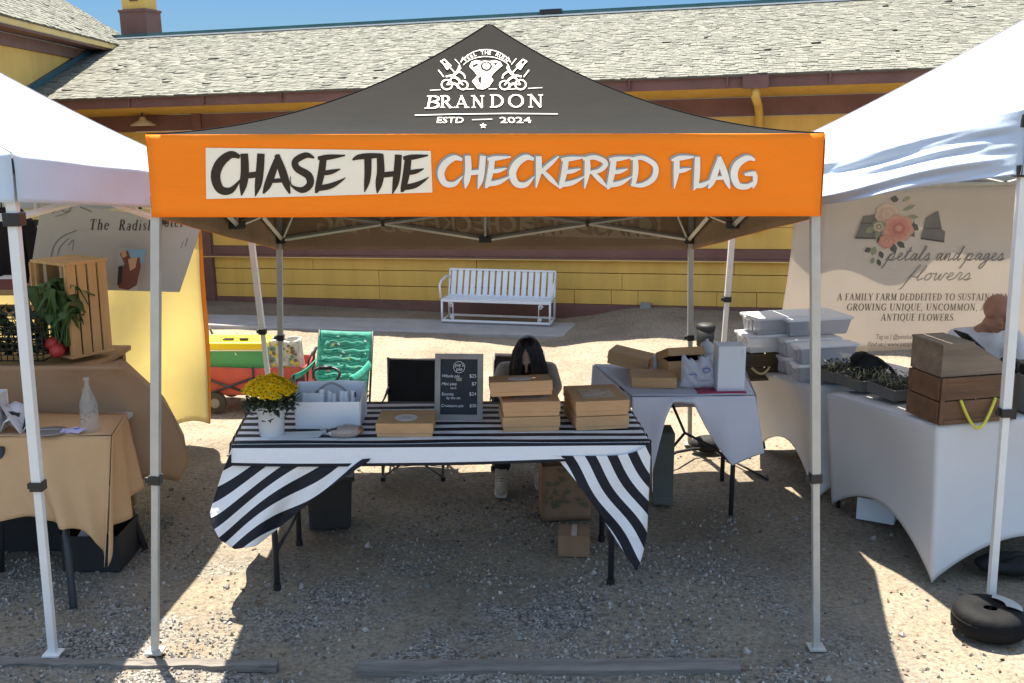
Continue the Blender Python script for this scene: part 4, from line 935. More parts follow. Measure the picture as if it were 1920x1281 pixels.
camp_chair('black camp chair standing empty behind the chalkboard', Vector((-.66, 6.97, 0)), .0, M('black_nylon', (.010, .010, .011), .8, .2, 6, .3, 14), M('grey_tube', (.22, .21, .19), .4, metal=.3), .40, .34, .735, lean=.06)
camp_chair('dark camp chair the long-haired girl sits on', Vector((.05, 7.2, 0)), .0, M('dark_brown_nylon', (.022, .013, .014), .8, .2, 6, .3, 14), M('grey_tube', ()), .36, .33, .70, lean=.14)

def skin(name, pts, edges, mat, parent=None, root=0, sub=2, extra=None, vox=0.0, smooth=0):
    """one continuous limb surface; pts: (x, y, z, rx, ry); extra: MB with the head and such, fused in"""
    mb = MB(mat)
    def shell(p):
        rx, ry = p[3], p[4] if len(p) > 4 else p[3]; rz = (rx + ry) / 2 if max(rx, ry) < .08 else min(rx, ry)
        return [Vector((p[0] + rx * sin(pi * a / 8) * cos(pi * b / 8), p[1] + ry * sin(pi * a / 8) * sin(pi * b / 8), p[2] + rz * cos(pi * a / 8))) for a in range(9) for b in range(16)]
    for a, b in edges:                           # each limb segment is the hull of its two joints; the remesh fuses them
        bm = bmesh.new()
        for q in shell(pts[a]) + shell(pts[b]): bm.verts.new(q)
        bmesh.ops.remove_doubles(bm, verts=bm.verts, dist=1e-5)
        h = bmesh.ops.convex_hull(bm, input=bm.verts); bm.verts.index_update()
        bmesh.ops.delete(bm, geom=[g_ for g_ in h['geom_interior'] if isinstance(g_, bmesh.types.BMVert)], context='VERTS'); bm.verts.index_update()
        mb.add([v.co.copy() for v in bm.verts], [tuple(v.index for v in f.verts) for f in bm.faces], True); bm.free()
    if extra:
        mb.add(extra.v, extra.f, True)
    r = mb.build(name, parent)
    if vox:
        k = r.modifiers.new('fuse', 'REMESH'); k.mode = 'VOXEL'; k.voxel_size = vox; k.use_smooth_shade = True
        k = r.modifiers.new('smooth', 'SMOOTH'); k.factor = .5; k.iterations = (smooth or 4) * 3
    return r
def head(mb, c, rot, s=1.0):
    """face towards -Y: skull, jaw, nose, brow, lips, ears, eyes sockets"""
    mt = Euler(rot).to_matrix(); P = lambda x, y, z: Vector(c) + mt @ (Vector((x, y, z)) * s)
    def bl(x, y, z, a, b, d): mb.blob(P(x, y, z), (a * s, b * s, d * s), 16, 12, 0, rot)
    bl(0, .012, .03, .076, .095, .092); bl(0, -.02, -.045, .060, .068, .066); bl(0, -.052, -.088, .032, .028, .024); bl(0, -.083, .028, .052, .018, .018)
    bl(0, -.099, -.012, .012, .016, .026); bl(0, -.107, -.030, .016, .013, .011); bl(0, -.086, -.056, .024, .010, .007); bl(0, -.084, -.066, .021, .010, .007)
    for s_ in (-1, 1): bl(s_ * .077, .012, -.01, .010, .020, .032); bl(s_ * .042, -.066, -.022, .022, .02, .02)
    return P
def hand(mb, wrist, dirv, palm_n, thumb_side, s=1.0, curl=.7):
    """palm with four curled fingers and a thumb"""
    d = Vector(dirv).normalized(); n_ = Vector(palm_n); n_ = (n_ - d * n_.dot(d)).normalized(); sd = d.cross(n_) * thumb_side; w = Vector(wrist)
    mb.blob(w + d * .045 * s, (.040 * s, .046 * s, .016 * s), 12, 8, 0, Matrix((sd, d, n_)).transposed().to_euler())
    for k, (off, ln) in enumerate(((.028, .072), (.010, .080), (-.009, .074), (-.027, .060))):
        b = w + d * .083 * s + sd * off * s; pts = [b - d * .02 * s]; a = 0; q = b
        for j in range(3):
            pts.append(q); a += curl * (.45, .6, .5)[j]; q = q + (d * cos(a) + n_ * sin(a)) * (ln * s * (.45, .32, .23)[j])
        pts.append(q); mb.tube(pts, .0085 * s, 8, taper=lambda t: 1 - .25 * t)
    b = w + d * .02 * s + sd * .034 * s
    mb.tube([b - sd * .01 * s, b + (sd * .6 + d * .7) * .028 * s, b + (sd * .55 + d * 1.0 + n_ * .5) * .048 * s, b + (sd * .3 + d * 1.2 + n_ * .9) * .06 * s], .010 * s, 8, taper=lambda t: 1 - .25 * t)

def face_bits(P, t, hair, beard=False):
    ey = M('eye_dark', (.015, .011, .010), .3)
    for s_ in (-1, 1):
        m = MB(ey); m.blob(P(s_ * .031, -.090, .004), .0105, 10, 8); m.build('eye', t)
        m = MB(hair); m.tube([P(s_ * .016, -.100, .030), P(s_ * .034, -.098, .036), P(s_ * .054, -.080, .028)], .0045, 6); m.build('eyebrow', t)
    m = MB(M('lip', (.20, .07, .06), .5)); m.tube([P(-.022, -.094, -.060), P(0, -.099, -.058), P(.022, -.094, -.060)], .005, 6); m.build('lips', t)
skinm = M('skin_light', (.42, .26, .19), .55, .06, 20)
t = thing('person', 'girl with long dark hair bowed over her lap on a camp chair behind the boxes', 'person', (.10, 7.1, 0)); o = Vector((.10, 7.1, 0))
def S(*p): return (p[0] - o.x, p[1] - o.y, p[2], *p[3:])
ex = MB(); P = head(ex, Vector(S(.105, 6.87, .82)), (R(31), 0, R(-8)), .96)
face_bits(P, t, M('dark_hair', (.016, .008, .009), .4, .3, 8, island=.7))
hand(ex, Vector(S(-.02, 6.83, .50)), (.5, -.75, -.1), (0.2, .3, -1), 1, .92); hand(ex, Vector(S(.23, 6.83, .50)), (-.5, -.75, -.1), (-.2, .3, -1), -1, .92)
pts = [S(.10, 7.2, .44, .12, .10), S(.10, 7.14, .56, .115, .085), S(.10, 7.06, .68, .11, .075), S(.10, 7.0, .79, .05, .05), S(.105, 6.94, .82, .045, .045),
       S(-.055, 7.02, .700, .046, .046), S(-.095, 6.95, .60, .036, .036), S(-.02, 6.84, .50, .022, .022),
       S(.255, 7.02, .700, .046, .046), S(.295, 6.95, .60, .036, .036), S(.23, 6.84, .50, .022, .022),
       S(.02, 7.18, .42, .085, .08), S(-.03, 6.78, .44, .055, .055), S(-.065, 6.66, .12, .034, .034), S(-.07, 6.60, .055, .03, .03), S(-.07, 6.50, .035, .03, .022),
       S(.18, 7.18, .42, .085, .08), S(.21, 6.78, .44, .055, .055), S(.19, 6.80, .12, .034, .034), S(.19, 6.75, .055, .03, .03), S(.19, 6.65, .035, .03, .022)]
eg = [(0, 1), (1, 2), (2, 3), (3, 4), (2, 5), (5, 6), (6, 7), (2, 8), (8, 9), (9, 10), (0, 11), (11, 12), (12, 13), (13, 14), (14, 15), (0, 16), (16, 17), (17, 18), (18, 19), (19, 20)]
body = skin('body', pts, eg, skinm, t, extra=ex, vox=.007, smooth=3)
knit = M('taupe_knit', (.34, .28, .23), .9, .12, 12, .4, 90)
g1 = [(p[0], p[1], p[2], p[3] + .009, p[4] + .009) for p in pts]
skin('shirt', [g1[0], g1[1], g1[2], (g1[3][0], g1[3][1] + .005, g1[3][2] - .03, .058, .056), g1[5], g1[6], (*g1[7][:3], .032, .032), g1[8], g1[9], (*g1[10][:3], .032, .032)], [(0, 1), (1, 2), (2, 3), (2, 4), (4, 5), (5, 6), (2, 7), (7, 8), (8, 9)], knit, t, vox=.009, smooth=3)
dk = M('dark_trousers', (.022, .02, .024), .9, .15, 12, .3, 40)
skin('trousers', [(*g1[0][:3], .135, .115), g1[11], g1[12], (*[lerp(a, b, .93) for a, b in zip(g1[12][:3], g1[13][:3])], .056, .056), g1[16], g1[17], (*[lerp(a, b, .93) for a, b in zip(g1[17][:3], g1[18][:3])], .052, .052)], [(0, 1), (1, 2), (2, 3), (0, 4), (4, 5), (5, 6)], dk, t, vox=.009, smooth=3)
shoem = M('cream_canvas_shoe', (.42, .37, .29), .8, .1, 20); rub = M('shoe_sole', (.55, .52, .46), .6)
for k in (14, 19):
    a = Vector(pts[k][:3]); m = MB(shoem)
    m.tube([a + Vector((0, .02, .075)), a + Vector((0, .02, .04)), a + Vector((0, .01, -.01)), a + Vector((0, -.06, -.018)), a + Vector((0, -.125, -.025)), a + Vector((0, -.158, -.03))], .041, 12, taper=lambda q: (.95, 1, 1.05, .98, .9, .62, .35)[min(6, int(q * 6.01))])
    m.mat(rub).sheet([a + Vector((x * sx, y, -.058)) for sx, lst in ((1, ((.036, .065), (.042, 0), (.043, -.09), (.032, -.15))), (-1, ((.032, -.15), (.043, -.09), (.042, 0), (.036, .065)))) for x, y in lst], .022, (0, 0, 1))
    m.mat(M('lace', (.6, .58, .52), .8))
    for j in range(4): m.tube([a + Vector((-.026, -.03 - .022 * j, .036 - .012 * j)), a + Vector((0, -.035 - .022 * j, .044 - .012 * j)), a + Vector((.026, -.03 - .022 * j, .036 - .012 * j))], .004, 5)
    m.build('shoe', t)
# hair: long strands falling forward either side of a centre parting
hairm = M('dark_hair', (.024, .011, .010), .4, .3, 8, island=.7); m = MB(hairm); random.seed(12)
hc = Vector(S(.105, 6.88, .83)); hm = Euler((R(31), 0, R(-8))).to_matrix()
def crown(a, el): return hc + hm @ Vector((.083 * cos(el) * cos(a), .014 + .104 * cos(el) * sin(a), .026 + .102 * sin(el)))
for i in range(1100):
    a = random.uniform(0, 2 * pi); el = random.uniform(.05, 1.5); p0 = crown(a, el); side = 1 if cos(a) > 0 else -1
    top = hc + hm @ Vector((side * .005, random.uniform(-.06, .09), .13)); face = sin(a) < -.45
    if face and abs(cos(a)) < .50 and el < .80: continue
    off = Vector((side * random.uniform(.0, .022), -random.uniform(0, .035), 0)); ln = random.uniform(.19, .31)
    p1 = p0 + Vector((0, 0, -.07)) + off * .6; p1 = p1 if (p1 - hc).length > .098 else hc + (p1 - hc).normalized() * .104
    if sin(a) < .1:
        lx = (p1.x - hc.x) * side
        if lx < .04: p1.x = hc.x + side * random.uniform(.028, .07) - .01; p1.y = min(p1.y, hc.y - .07)
    p2 = p1 + Vector((side * .012 + random.gauss(0, .008), -.012, -ln * .45)); p3 = p2 + Vector((random.gauss(0, .012), random.gauss(0, .01), -ln * .5))
    pre = [crown(a + side * random.gauss(0, .03) * k_, lerp(el, 1.52, k_)) for k_ in (.95, .7, .45, .2)]
    m.tube(pre + [p0, p1, p2, p3], random.uniform(.003, .006), 4, taper=lambda q: 1 - .6 * q)
m.blob(hc + hm @ Vector((0, .026, .034)), (.080, .098, .096), 20, 14, 0, (R(31), 0, R(-8)))
m.build('hair', t)

# ================================================================ BENCH, WALL-SIDE THINGS
bl_, br_ = G(829, 603, .03), G(1031, 610, .03)
dv = br_ - bl_; bL = dv.length
t = thing('park_bench', 'white slatted bench with scrolled iron ends on the concrete pad by the wall', 'bench', (bl_ + br_) / 2, (0, 0, atan2(dv.y, dv.x)))
bm_ = M('white_bench_paint', (.66, .68, .70), .45, .05, 8)
zs = AY(930, 566, (bl_.y + br_.y) / 2).z; zt = AY(940, 507, (bl_.y + br_.y) / 2 + .42).z; h = zs - .03; H_ = zt - .03; x = bL / 2
for k in range(16):
    xx = lerp(-x + .055, x - .055, k / 15); m = MB(bm_); m.add([Vector((xx - .027, .33, h + .01)), Vector((xx + .027, .33, h + .01)), Vector((xx + .027, .43, H_ - .01)), Vector((xx - .027, .43, H_ - .01))] + [Vector((xx - .027, .345, h + .01)), Vector((xx + .027, .345, h + .01)), Vector((xx + .027, .445, H_ - .01)), Vector((xx - .027, .445, H_ - .01))], [(0, 1, 2, 3), (7, 6, 5, 4), (0, 4, 5, 1), (1, 5, 6, 2), (2, 6, 7, 3), (3, 7, 4, 0)])
    m.build('back_slat', t)
for k in range(4):
    m = MB(bm_); m.box((0, .05 + .085 * k, h), (2 * x - .02, .06, .018)); m.build('seat_slat', t, .003)
m = MB(bm_); m.box((0, .436, H_), (2 * x, .03, .022)); m.box((0, .335, h + .01), (2 * x, .02, .02)); m.box((0, 0, h - .004), (2 * x, .025, .026)); m.build('rail', t, .004)
for s_ in (-1, 1):
    m = MB(bm_); r = .013
    m.tube([(s_ * x, 0, 0), (s_ * x, 0, h)], r); m.tube([(s_ * x, .36, 0), (s_ * x, .36, h), (s_ * x, .44, H_)], r); m.tube([(s_ * x, 0, .012), (s_ * x, .36, .012)], r); m.tube([(s_ * x, 0, h), (s_ * x, .36, h)], r)
    m.tube([(s_ * x, .40, h + .22), (s_ * (x + .02), .30, h + .235), (s_ * (x + .03), .10, h + .21), (s_ * (x + .03), .02, h + .17), (s_ * (x + .02), .03, h + .02)], r)
    for cx, cz, rr in ((.11, h - .05, .03), (.12, .05, .025)):
        m.tube([(s_ * (x - cx + .0), .0, cz) + () if False else (s_ * (x - cx + (rr * (1 - i / 22)) * cos(i * .6)), .0, cz + rr * (1 - i / 22) * sin(i * .6)) for i in range(18)], .006, 6)
    m.tube([(s_ * (x - .13), 0, 0.02), (s_ * (x - .13), 0, h - .03), (s_ * (x - .10), 0, h - .012)], .006, 6)
    m.build('end_frame', t)
m = MB(bm_); m.box((0, 0, .016), (2 * x, .03, .022)); m.box((0, .36, .016), (2 * x, .03, .022)); m.build('bottom_rail', t, .003)
p = G(1325, 655, .1)
t = thing('waste_bin', 'small black lidded bin against the brown skirting of the wall', 'bin', p)
m = MB(M('black_bin_plastic', (.010, .010, .011), .6, .2, 10)); m.at((0, .1, 0)).lathe([(0, -.1), (.080, -.1), (.092, .20), (.0, .20)], n=24); m.build('body', t); m = MB(M('black_bin_plastic', ())); m.at((0, .1, 0)).lathe([(.097, .19), (.098, .215), (.085, .235), (.05, .245), (0, .247)], n=24); m.build('lid', t)

# ================================================================ WAGON AND COOLER
wy = 8.45; a = AY(383, 745, wy); b = AY(572, 745, wy); wx0, wx1 = a.x, b.x; wz0 = .14; wz1 = AY(480, 688, wy).z
red = M('red_nylon', (.46, .085, .065), .75, .1, 6, .3, 12); cxw = (wx0 + wx1) / 2; wl = wx1 - wx0
t = thing('folding_wagon', 'red fabric folding wagon with crossed dark frame bars behind the stall', 'wagon', (cxw, wy, 0))
m = MB(red); wd = .45; hh = wz1 - wz0
for (p0, p1) in (((-wl / 2, 0), (wl / 2, 0)), ((wl / 2, 0), (wl / 2, wd)), ((wl / 2, wd), (-wl / 2, wd)), ((-wl / 2, wd), (-wl / 2, 0))):
    m.grid(lambda u, v: Vector((lerp(p0[0], p1[0], u), lerp(p0[1], p1[1], u) + .012 * sin(pi * v) * sin(9 * u), wz0 + v * hh - .012 * sin(pi * u) ** 2 * v)), 16, 8)
m.box((0, wd / 2, wz0 + .01), (wl - .02, wd - .02, .02)); m.build('fabric_tub', t, solid=.004)
m = MB(dark_steel); r = .010
for yy in (-.018, wd + .018):
    for c_ in (-wl / 4, wl / 4): m.tube([(c_ - wl / 4, yy, wz0), (c_ + wl / 4, yy, wz0 + hh * .62)], r); m.tube([(c_ - wl / 4, yy + .008, wz0 + hh * .62), (c_ + wl / 4, yy + .008, wz0)], r)
    for xx in (-wl / 2, 0, wl / 2): m.tube([(xx, yy, .1), (xx, yy, wz1)], r * .9)
m.build('frame', t)
wh = M('wheel_rubber', (.05, .042, .035), .8, .1)
for xx in (-wl / 2 + .10, wl / 2 - .10):
    for yy in (-.03, wd + .03):
        m = MB(wh); m.cyl((xx, yy - .025, .085), (xx, yy + .025, .085), .085, n=24); w_ = m.build('wheel', t, .008)
        m = MB(M('hub_grey', (.2, .19, .17), .5)); m.cyl((xx, yy - .03, .085), (xx, yy + .03, .085), .04, n=16); m.build('hub', w_)
m = MB(dark_steel); e = wl / 2; m.tube([(e, .1, wz0 + .05), (e + .02, .1, wz1 + .02), (e + .05, .12, wz1 + .09), (e + .06, .22, wz1 + .11), (e + .05, .32, wz1 + .09), (e + .02, .34, wz1 + .02), (e, .34, wz0 + .05)], .010); m.tube([(-e + .0, .1, wz1 - .02), (-e + .0, .1, wz1 + .27), (-e + .05, .1, wz1 + .30), (-e + .07, .1, wz1 + .25)], .010); m.build('handle', t)
ca, cb = AY(376, 690, wy), AY(500, 690, wy)
t = thing('cool_box', 'yellow-lidded green cool box sitting in the red wagon', 'cooler', ((ca.x + cb.x) / 2, wy + .03, wz1 - .03)); cw_ = cb.x - ca.x; z2 = AY(440, 657, wy).z - wz1 + .03; z3 = AY(440, 641, wy + .1).z - wz1 + .03
gp = M('green_plastic', (.07, .30, .12), .5, .08, 6); yp = M('yellow_plastic', (.72, .55, .01), .45, .06, 6)
m = MB(gp); m.box((0, .15, z2 / 2), (cw_ - .02, .3, z2)); m.build('body', t, .012)
m = MB(yp); m.box((0, .15, (z2 + z3) / 2 + .004), (cw_, .33, z3 - z2 + .01)); l_ = m.build('lid', t, .012)
m = MB(M('pale_trim', (.75, .70, .55), .6)); m.box((0, -.004, z2 - .006), (cw_ - .01, .008, .012)); m.build('trim', t)
m = MB(white_print); m.poly([(.0, z2 - .005), (.03, z2 - .05), (.012, z2 - .04), (.01, z2 - .02)], lambda x, y, l: Vector((x, -.006 - l, y))); m.mat(M('rust_mark', (.35, .16, .09))); m.box((-cw_ / 2 + .05, -.002, z2 * .75), (.05, .006, .02)); m.build('latch', t)
m = MB(yp); m.tube([(-.1, .1, z3 + .01), (-.09, .1, z3 + .028), (.09, .1, z3 + .028), (.1, .1, z3 + .01)], .008); m.mat(black_plastic); m.box((.07, .08, z3 + .022), (.07, .04, .015)); m.box((-.06, .08, z3 + .018), (.09, .03, .01)); m.build('handle', l_)
ca, cb = AY(503, 695, wy), AY(562, 695, wy)
t = thing('tote_bag', 'flower-print white and yellow cloth bag in the right end of the wagon', 'bag', ((ca.x + cb.x) / 2, wy + .12, wz1 - .06)); w_ = cb.x - ca.x
m = MB(M('printed_cotton', (.50, .50, .44), .85, .4, 22, .3, 14)); 
for i in range(4):
    cs = [(-w_ / 2, -.09), (w_ / 2, -.09), (w_ / 2, .09), (-w_ / 2, .09)]; a, b = cs[i], cs[(i + 1) % 4]
    m.grid(lambda u, v: Vector((lerp(a[0], b[0], u) * (1 - .1 * v), lerp(a[1], b[1], u) * (1 - .3 * v) + .01 * sin(8 * u + 4 * v), .27 * v + .012 * sin(7 * u))), 10, 10)
bg_ = m.build('bag', t, solid=.003)
m = MB(M('print_leaf', (.10, .24, .12), .8), M('print_yellow', (.6, .45, .05), .8), M('print_brown', (.16, .1, .07), .8)); random.seed(6)
for k in range(40):
    m.mat(m.mats[k % 3]); u, z = random.uniform(-.42, .42) * w_, random.uniform(.02, .25); s = random.uniform(.008, .02); yy = -.09 * (1 - .3 * z / .27) - .014 - .0001 * k; an = random.random() * 6
    m.add([(u + s * (1 + .4 * cos(3 * q)) * cos(q * pi / 4 + an), yy, z + s * sin(q * pi / 4 + an)) for q in range(8)], [tuple(range(8))])
m.build('print', bg_)

# ================================================================ WHITE TABLE BEHIND
WZ = .77
qa, qb, qc, qd = Vector((.703, 6.045, WZ)), Vector((1.43, 6.08, WZ)), Vector((1.51, 6.86, WZ)), Vector((.545, 6.86, WZ))
o = (qa + qb + qc + qd) / 4; o.z = 0
t = thing('folding_table', 'small folding table with black legs under the white cloth behind the striped table', 'table', o)
m = MB(M('table_plastic', ())); m.box((0, 0, WZ - .03), (.70, .68, .03)); m.build('tabletop', t, .006)
fb = G(1370, 966)
for pt in (fb, Vector((.80, 6.12, 0)), Vector((.72, 6.76, 0)), Vector((1.40, 6.76, 0))):
    m = MB(dark_steel); m.tube([pt - o, Vector((pt.x, pt.y, .74)) - o], .015); l_ = m.build('leg', t)
m = MB(dark_steel); P3 = lambda x, y, Y: AY(x, y, Y) - o
m.tube([P3(1258, 752, 6.5), P3(1284, 812, 6.5), P3(1340, 840, 6.45), P3(1370, 868, 6.2)], .009); m.tube([P3(1284, 812, 6.5), P3(1262, 838, 6.5)], .009); m.build('brace', t)
wc = M('white_tablecloth', (.70, .69, .75), .8, .04, 3, .3, 5, trans=.22)
m = MB(wc)
m.grid(lambda u, v: vl(vl(qa, qb, u), vl(qd, qc, u), v) + Vector((0, 0, .006 + .002 * sin(9 * u + 4 * v))), 20, 16)
FB = [(0, 1184, 905), (.14, 1221, 895), (.22, 1236, 830), (.28, 1248, 785), (.33, 1262, 756), (.50, 1300, 756), (.58, 1322, 800), (.68, 1345, 838), (.80, 1372, 872), (.90, 1402, 862), (1, 1433, 850)]
def wfr(u, v):
    p = vl(qa, qb, u) + Vector((0, -.012, .004)); bx, by = polyat(FB, u); q = AY(bx, by, 6.02 - .02 * sin(9 * u)); r = p.lerp(q, v); r.y += -.015 * sin(pi * v) + .012 * sin(22 * u) * v; return r
m.grid(wfr, 60, 24)
def wlf(u, v):
    p = vl(qa, qd, u); p.x -= .012 + .03 * v + .02 * sin(10 * u) * v; p.z += .004 - v * lerp(.62, .34, u); return p
m.grid(wlf, 24, 14)
def wrf(u, v):
    p = vl(qb, qc, u); p.x += .012 + .02 * v + .02 * sin(10 * u) * v; p.z += .004 - v * .36; return p
m.grid(wrf, 24, 12)
def wbk(u, v):
    p = vl(qd, qc, u); p.y += .012 + .02 * sin(12 * u) * v; p.z += .004 - v * .3; return p
m.grid(wbk, 24, 10)
tag(m.build('tablecloth', solid=.002), 'white cloth draped in two hanging points over the small table behind', 'tablecloth')
WT = lambda x, y: G(x, y, WZ + .009)
c = (WT(1187, 730) + WT(1270, 728)) / 2
bakery_box('flat greenish-brown kraft box at the front of the white table', c + Vector((0, .12, 0)), -.06, .27, .23, .065, win=False)
c = WT(1182, 694)
bakery_box('brown box propped tilted at the back left of the white table', c + Vector((0, .02, .03)), -.35, .27, .20, .085, win=False, tilt=(.0, .16))
c = WT(1272, 712)
bakery_box('open kraft box with its lid up behind the flat box on the white table', c + Vector((.02, .10, 0)), .22, .24, .22, .13, win=False, open_=-.35)
t = thing('spray_bottle', 'slim white bottle standing between the brown boxes on the white table', 'bottle', WT(1227, 700))
m = MB(M('white_glaze', ())); m.lathe([(0, 0), (.016, 0), (.017, .004), (.017, .075), (.010, .09), (.008, .095)], n=16); m.build('bottle', t); m = MB(white_metal); m.cyl((0, 0, .093), (0, 0, .118), .010, n=12); m.build('cap', t)
c = WT(1323, 706)
t = thing('drinks_dispenser', 'round white lidded jar with a knob beside the white carton', 'jar', c)
m = MB(M('frosted_plastic', (.68, .68, .68), .4, .04, trans=.15)); m.lathe([(0, 0), (.046, 0), (.050, .02), (.052, .11), (.042, .150)], n=28); m.build('jar', t); m = MB(M('frosted_plastic', ())); m.lathe([(.044, .148), (.050, .152), (.048, .185), (.034, .215), (.012, .228), (.010, .24), (.0, .244)], n=28); m.build('lid', t)
c = (WT(1345, 734) + WT(1394, 735)) / 2
t = thing('carton', 'tall plain white carton standing at the right end of the white table', 'box', c + Vector((0, .07, .0)), (0, 0, .05))
m = MB(wp); m.box((0, 0, .135), (.165, .13, .27)); m.build('body', t, .004); m = MB(wp); m.box((-.0, -.0, .2715), (.168, .134, .006)); m.box((.07, -.067, .23), (.022, .003, .08)); m.build('flap', t, .002)
t = thing('serving_tray', 'thin dark red tray under the white carton and plastic bag', 'tray', (WT(1310, 736) + WT(1396, 735)) / 2 + Vector((0, .05, -.004)))
m = MB(M('red_plastic', (.30, .012, .05), .4)); m.box((0, 0, .003), (.285, .15, .006)); m.build('tray', t, .002); m = MB(M('red_plastic', ())); m.box((0, -.074, .008), (.285, .006, .012)); m.box((0, .074, .008), (.285, .006, .012)); m.build('rim', t, .002)
c = (WT(1280, 733) + WT(1342, 730)) / 2
t = thing('plastic_bag', 'clear plastic bag with blue printing slumped in front of the white jar', 'bag', c + Vector((.0, .045, .010)))
m = MB(M('clear_film', (.62, .66, .74), .15, .1, 9, .6, 12, alpha=.55)); random.seed(5)
def pbag(u, v, s_):
    w_ = .105 * (1 - .12 * v); bul = .045 * (sin(pi * u) ** .5 if 0 < u < 1 else 0) * (sin(pi * (.12 + .8 * v)) ** .6 if v < 1 else .3)
    return Vector((lerp(-w_, w_, u) - .012 * v, s_ * (bul + .006 * sin(17 * u + 5 * v) * sin(9 * v + 3 * u)), .175 * v + .014 * v * sin(9 * u + 1) + .010 * v * sin(23 * u)))
for s_ in (-1, 1): m.grid(lambda u, v: pbag(u, v, s_), 24, 18)
b_ = m.build('film', t)
m = MB(M('blue_print', (.12, .16, .36), .6)); mp = lambda x, y, l: Vector((x, -.052 - l, y))
m.stroke([(-.065, .085, .008), (-.03, .09, .008), (-.02, .075, .008)], mp); m.stroke([(.012, .12, .008), (.05, .125, .01), (.055, .105, .008), (.025, .10, .008), (.02, .12, .006)], mp, .0002); m.stroke([(.0, .05, .004), (.06, .05, .004)], mp); m.build('print', b_)
# under it
p = G(1243, 948)
t = thing('board_crate', 'tall narrow grey-green crate standing on end beside the white table leg', 'crate', p + Vector((0, .10, 0)))
gg = M('grey_green_paint', (.11, .115, .095), .7, .12, 6)
m = MB(gg); m.box((0, 0, .235), (.125, .18, .47)); m.build('body', t, .004)
for z_ in (.44, .03): m = MB(gg); m.box((0, -.095, z_), (.125, .012, .05)); m.build('batten', t, .003)
p = G(1330, 852)
t = thing('duffel_bag', 'black duffel bag with a trailing strap on the ground under the white table', 'bag', p + Vector((0, .08, 0)))
bnyl = M('black_nylon', ()); m = MB(bnyl); random.seed(8); m.blob((0, 0, .055), (.13, .09, .062), 18, 10, .1); m.build('bag', t, subsurf=1)
m = MB(bnyl); pb_ = p + Vector((0, .08, 0)); m.tube([Vector(G(1338, 842, .03)) - pb_, G(1300, 842, .05) - pb_, G(1268, 848, .09) - pb_, G(1245, 862, .06) - pb_, G(1232, 880, .01) - pb_], .011); m.tube([G(1345, 850, .02) - pb_, G(1400, 878, .006) - pb_, G(1440, 900, .006) - pb_], .008); m.build('strap', t)

# ================================================================ LEFT STALL
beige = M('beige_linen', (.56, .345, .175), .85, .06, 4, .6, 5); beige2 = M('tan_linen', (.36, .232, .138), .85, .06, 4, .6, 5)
FZ = .76
fr_ = Vector((-2.075, 5.30, FZ)); fl_ = Vector((-4.6, 5.20, FZ))
o = Vector((-3.2, 5.5, 0))
t = thing('folding_table', 'black-legged folding table under the beige cloth of the left stall', 'table', o)
m = MB(M('table_plastic', ())); m.box((-.05, .06, FZ - .03), (2.2, .55, .03)); m.build('tabletop', t, .006)
for top, bs in ((AY(122, 985, 5.2), G(138, 1140)), (Vector((-2.26, 5.62, .72)), G(273, 1030)), (AY(2, 990, 5.3), G(2, 1070)), (Vector((-2.3, 5.66, .72)), G(240, 1010))):
    d = (top - bs) / max(.05, top.z); m = MB(dark_steel); m.tube([bs - o, bs + d * .72 - o], .019); m.build('leg', t)
m = MB(beige)
fl2, fr2 = Vector((-4.6, 5.72, FZ)), Vector((-2.15, 5.72, FZ))
m.grid(lambda u, v: vl(vl(fl_, fr_, u), vl(fl2, fr2, u), v) + Vector((0, 0, .008 + .003 * sin(20 * u + 5 * v))), 30, 8)
BB = [(0, -900, 972), (.62, -60, 973), (.74, 62, 972), (.80, 100, 984), (.87, 135, 985), (.93, 170, 1010), (.97, 187, 1040), (1, 196, 1063)]
def bfr(u, v):
    uu = u; p = vl(fl_, fr_, uu) + Vector((0, -.006, .006)); bx, by = polyat(BB, u); q = AY(bx, by, 5.16 - .06 * u); r = p.lerp(q, v)
    r.y += (.045 * sin(34 * u + .8 * v) + .026 * sin(71 * u + 1)) * v * (.35 + .65 * u); return r
m.grid(bfr, 90, 18)
SB = [(0, 196, 1063), (.18, 205, 1010), (.35, 214, 988), (.6, 240, 968), (.8, 252, 935), (1, 262, 915)]
def bsd(u, v):
    p = vl(fr_, fr2, u) + Vector((.004, 0, .006)); bx, by = polyat(SB, u); q = AY(bx, by, 5.10 + .5 * u); r = p.lerp(q, v); r.x += .03 * sin(13 * u + .6) * v; return r
m.grid(bsd, 30, 18)
tag(m.build('tablecloth', solid=.003), 'beige cloth with a pointed hanging corner over the front of the left stall', 'tablecloth')
# raised table behind, its cloth spreading to the right
RZ = AY(225, 690, 5.68).z
o = Vector((-3.1, 6.05, 0))
t = thing('display_riser', 'raised wooden display stand under the tan cloth of the left stall', 'stand', o)
rw = M('raw_pine', (.40, .26, .12), .7, .2, 5, .2, 30, stretch=(1, 1, 4))
m = MB(rw); m.box((0, 0, RZ - .035), (1.55, .62, .03)); m.build('top_board', t, .004)
for sx in (-.72, .72):
    for sy in (-.27, .27): m = MB(rw); m.box((sx, sy, (RZ - .05) / 2), (.05, .05, RZ - .05)); m.build('leg', t, .003)
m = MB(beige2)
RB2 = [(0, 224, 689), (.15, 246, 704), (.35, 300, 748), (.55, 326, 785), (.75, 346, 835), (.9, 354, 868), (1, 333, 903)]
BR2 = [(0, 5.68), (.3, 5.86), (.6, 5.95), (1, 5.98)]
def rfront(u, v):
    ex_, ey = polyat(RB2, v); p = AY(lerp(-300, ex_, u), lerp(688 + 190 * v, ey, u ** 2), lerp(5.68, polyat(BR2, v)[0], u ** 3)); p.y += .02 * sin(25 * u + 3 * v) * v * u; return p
m.grid(rfront, 70, 24)
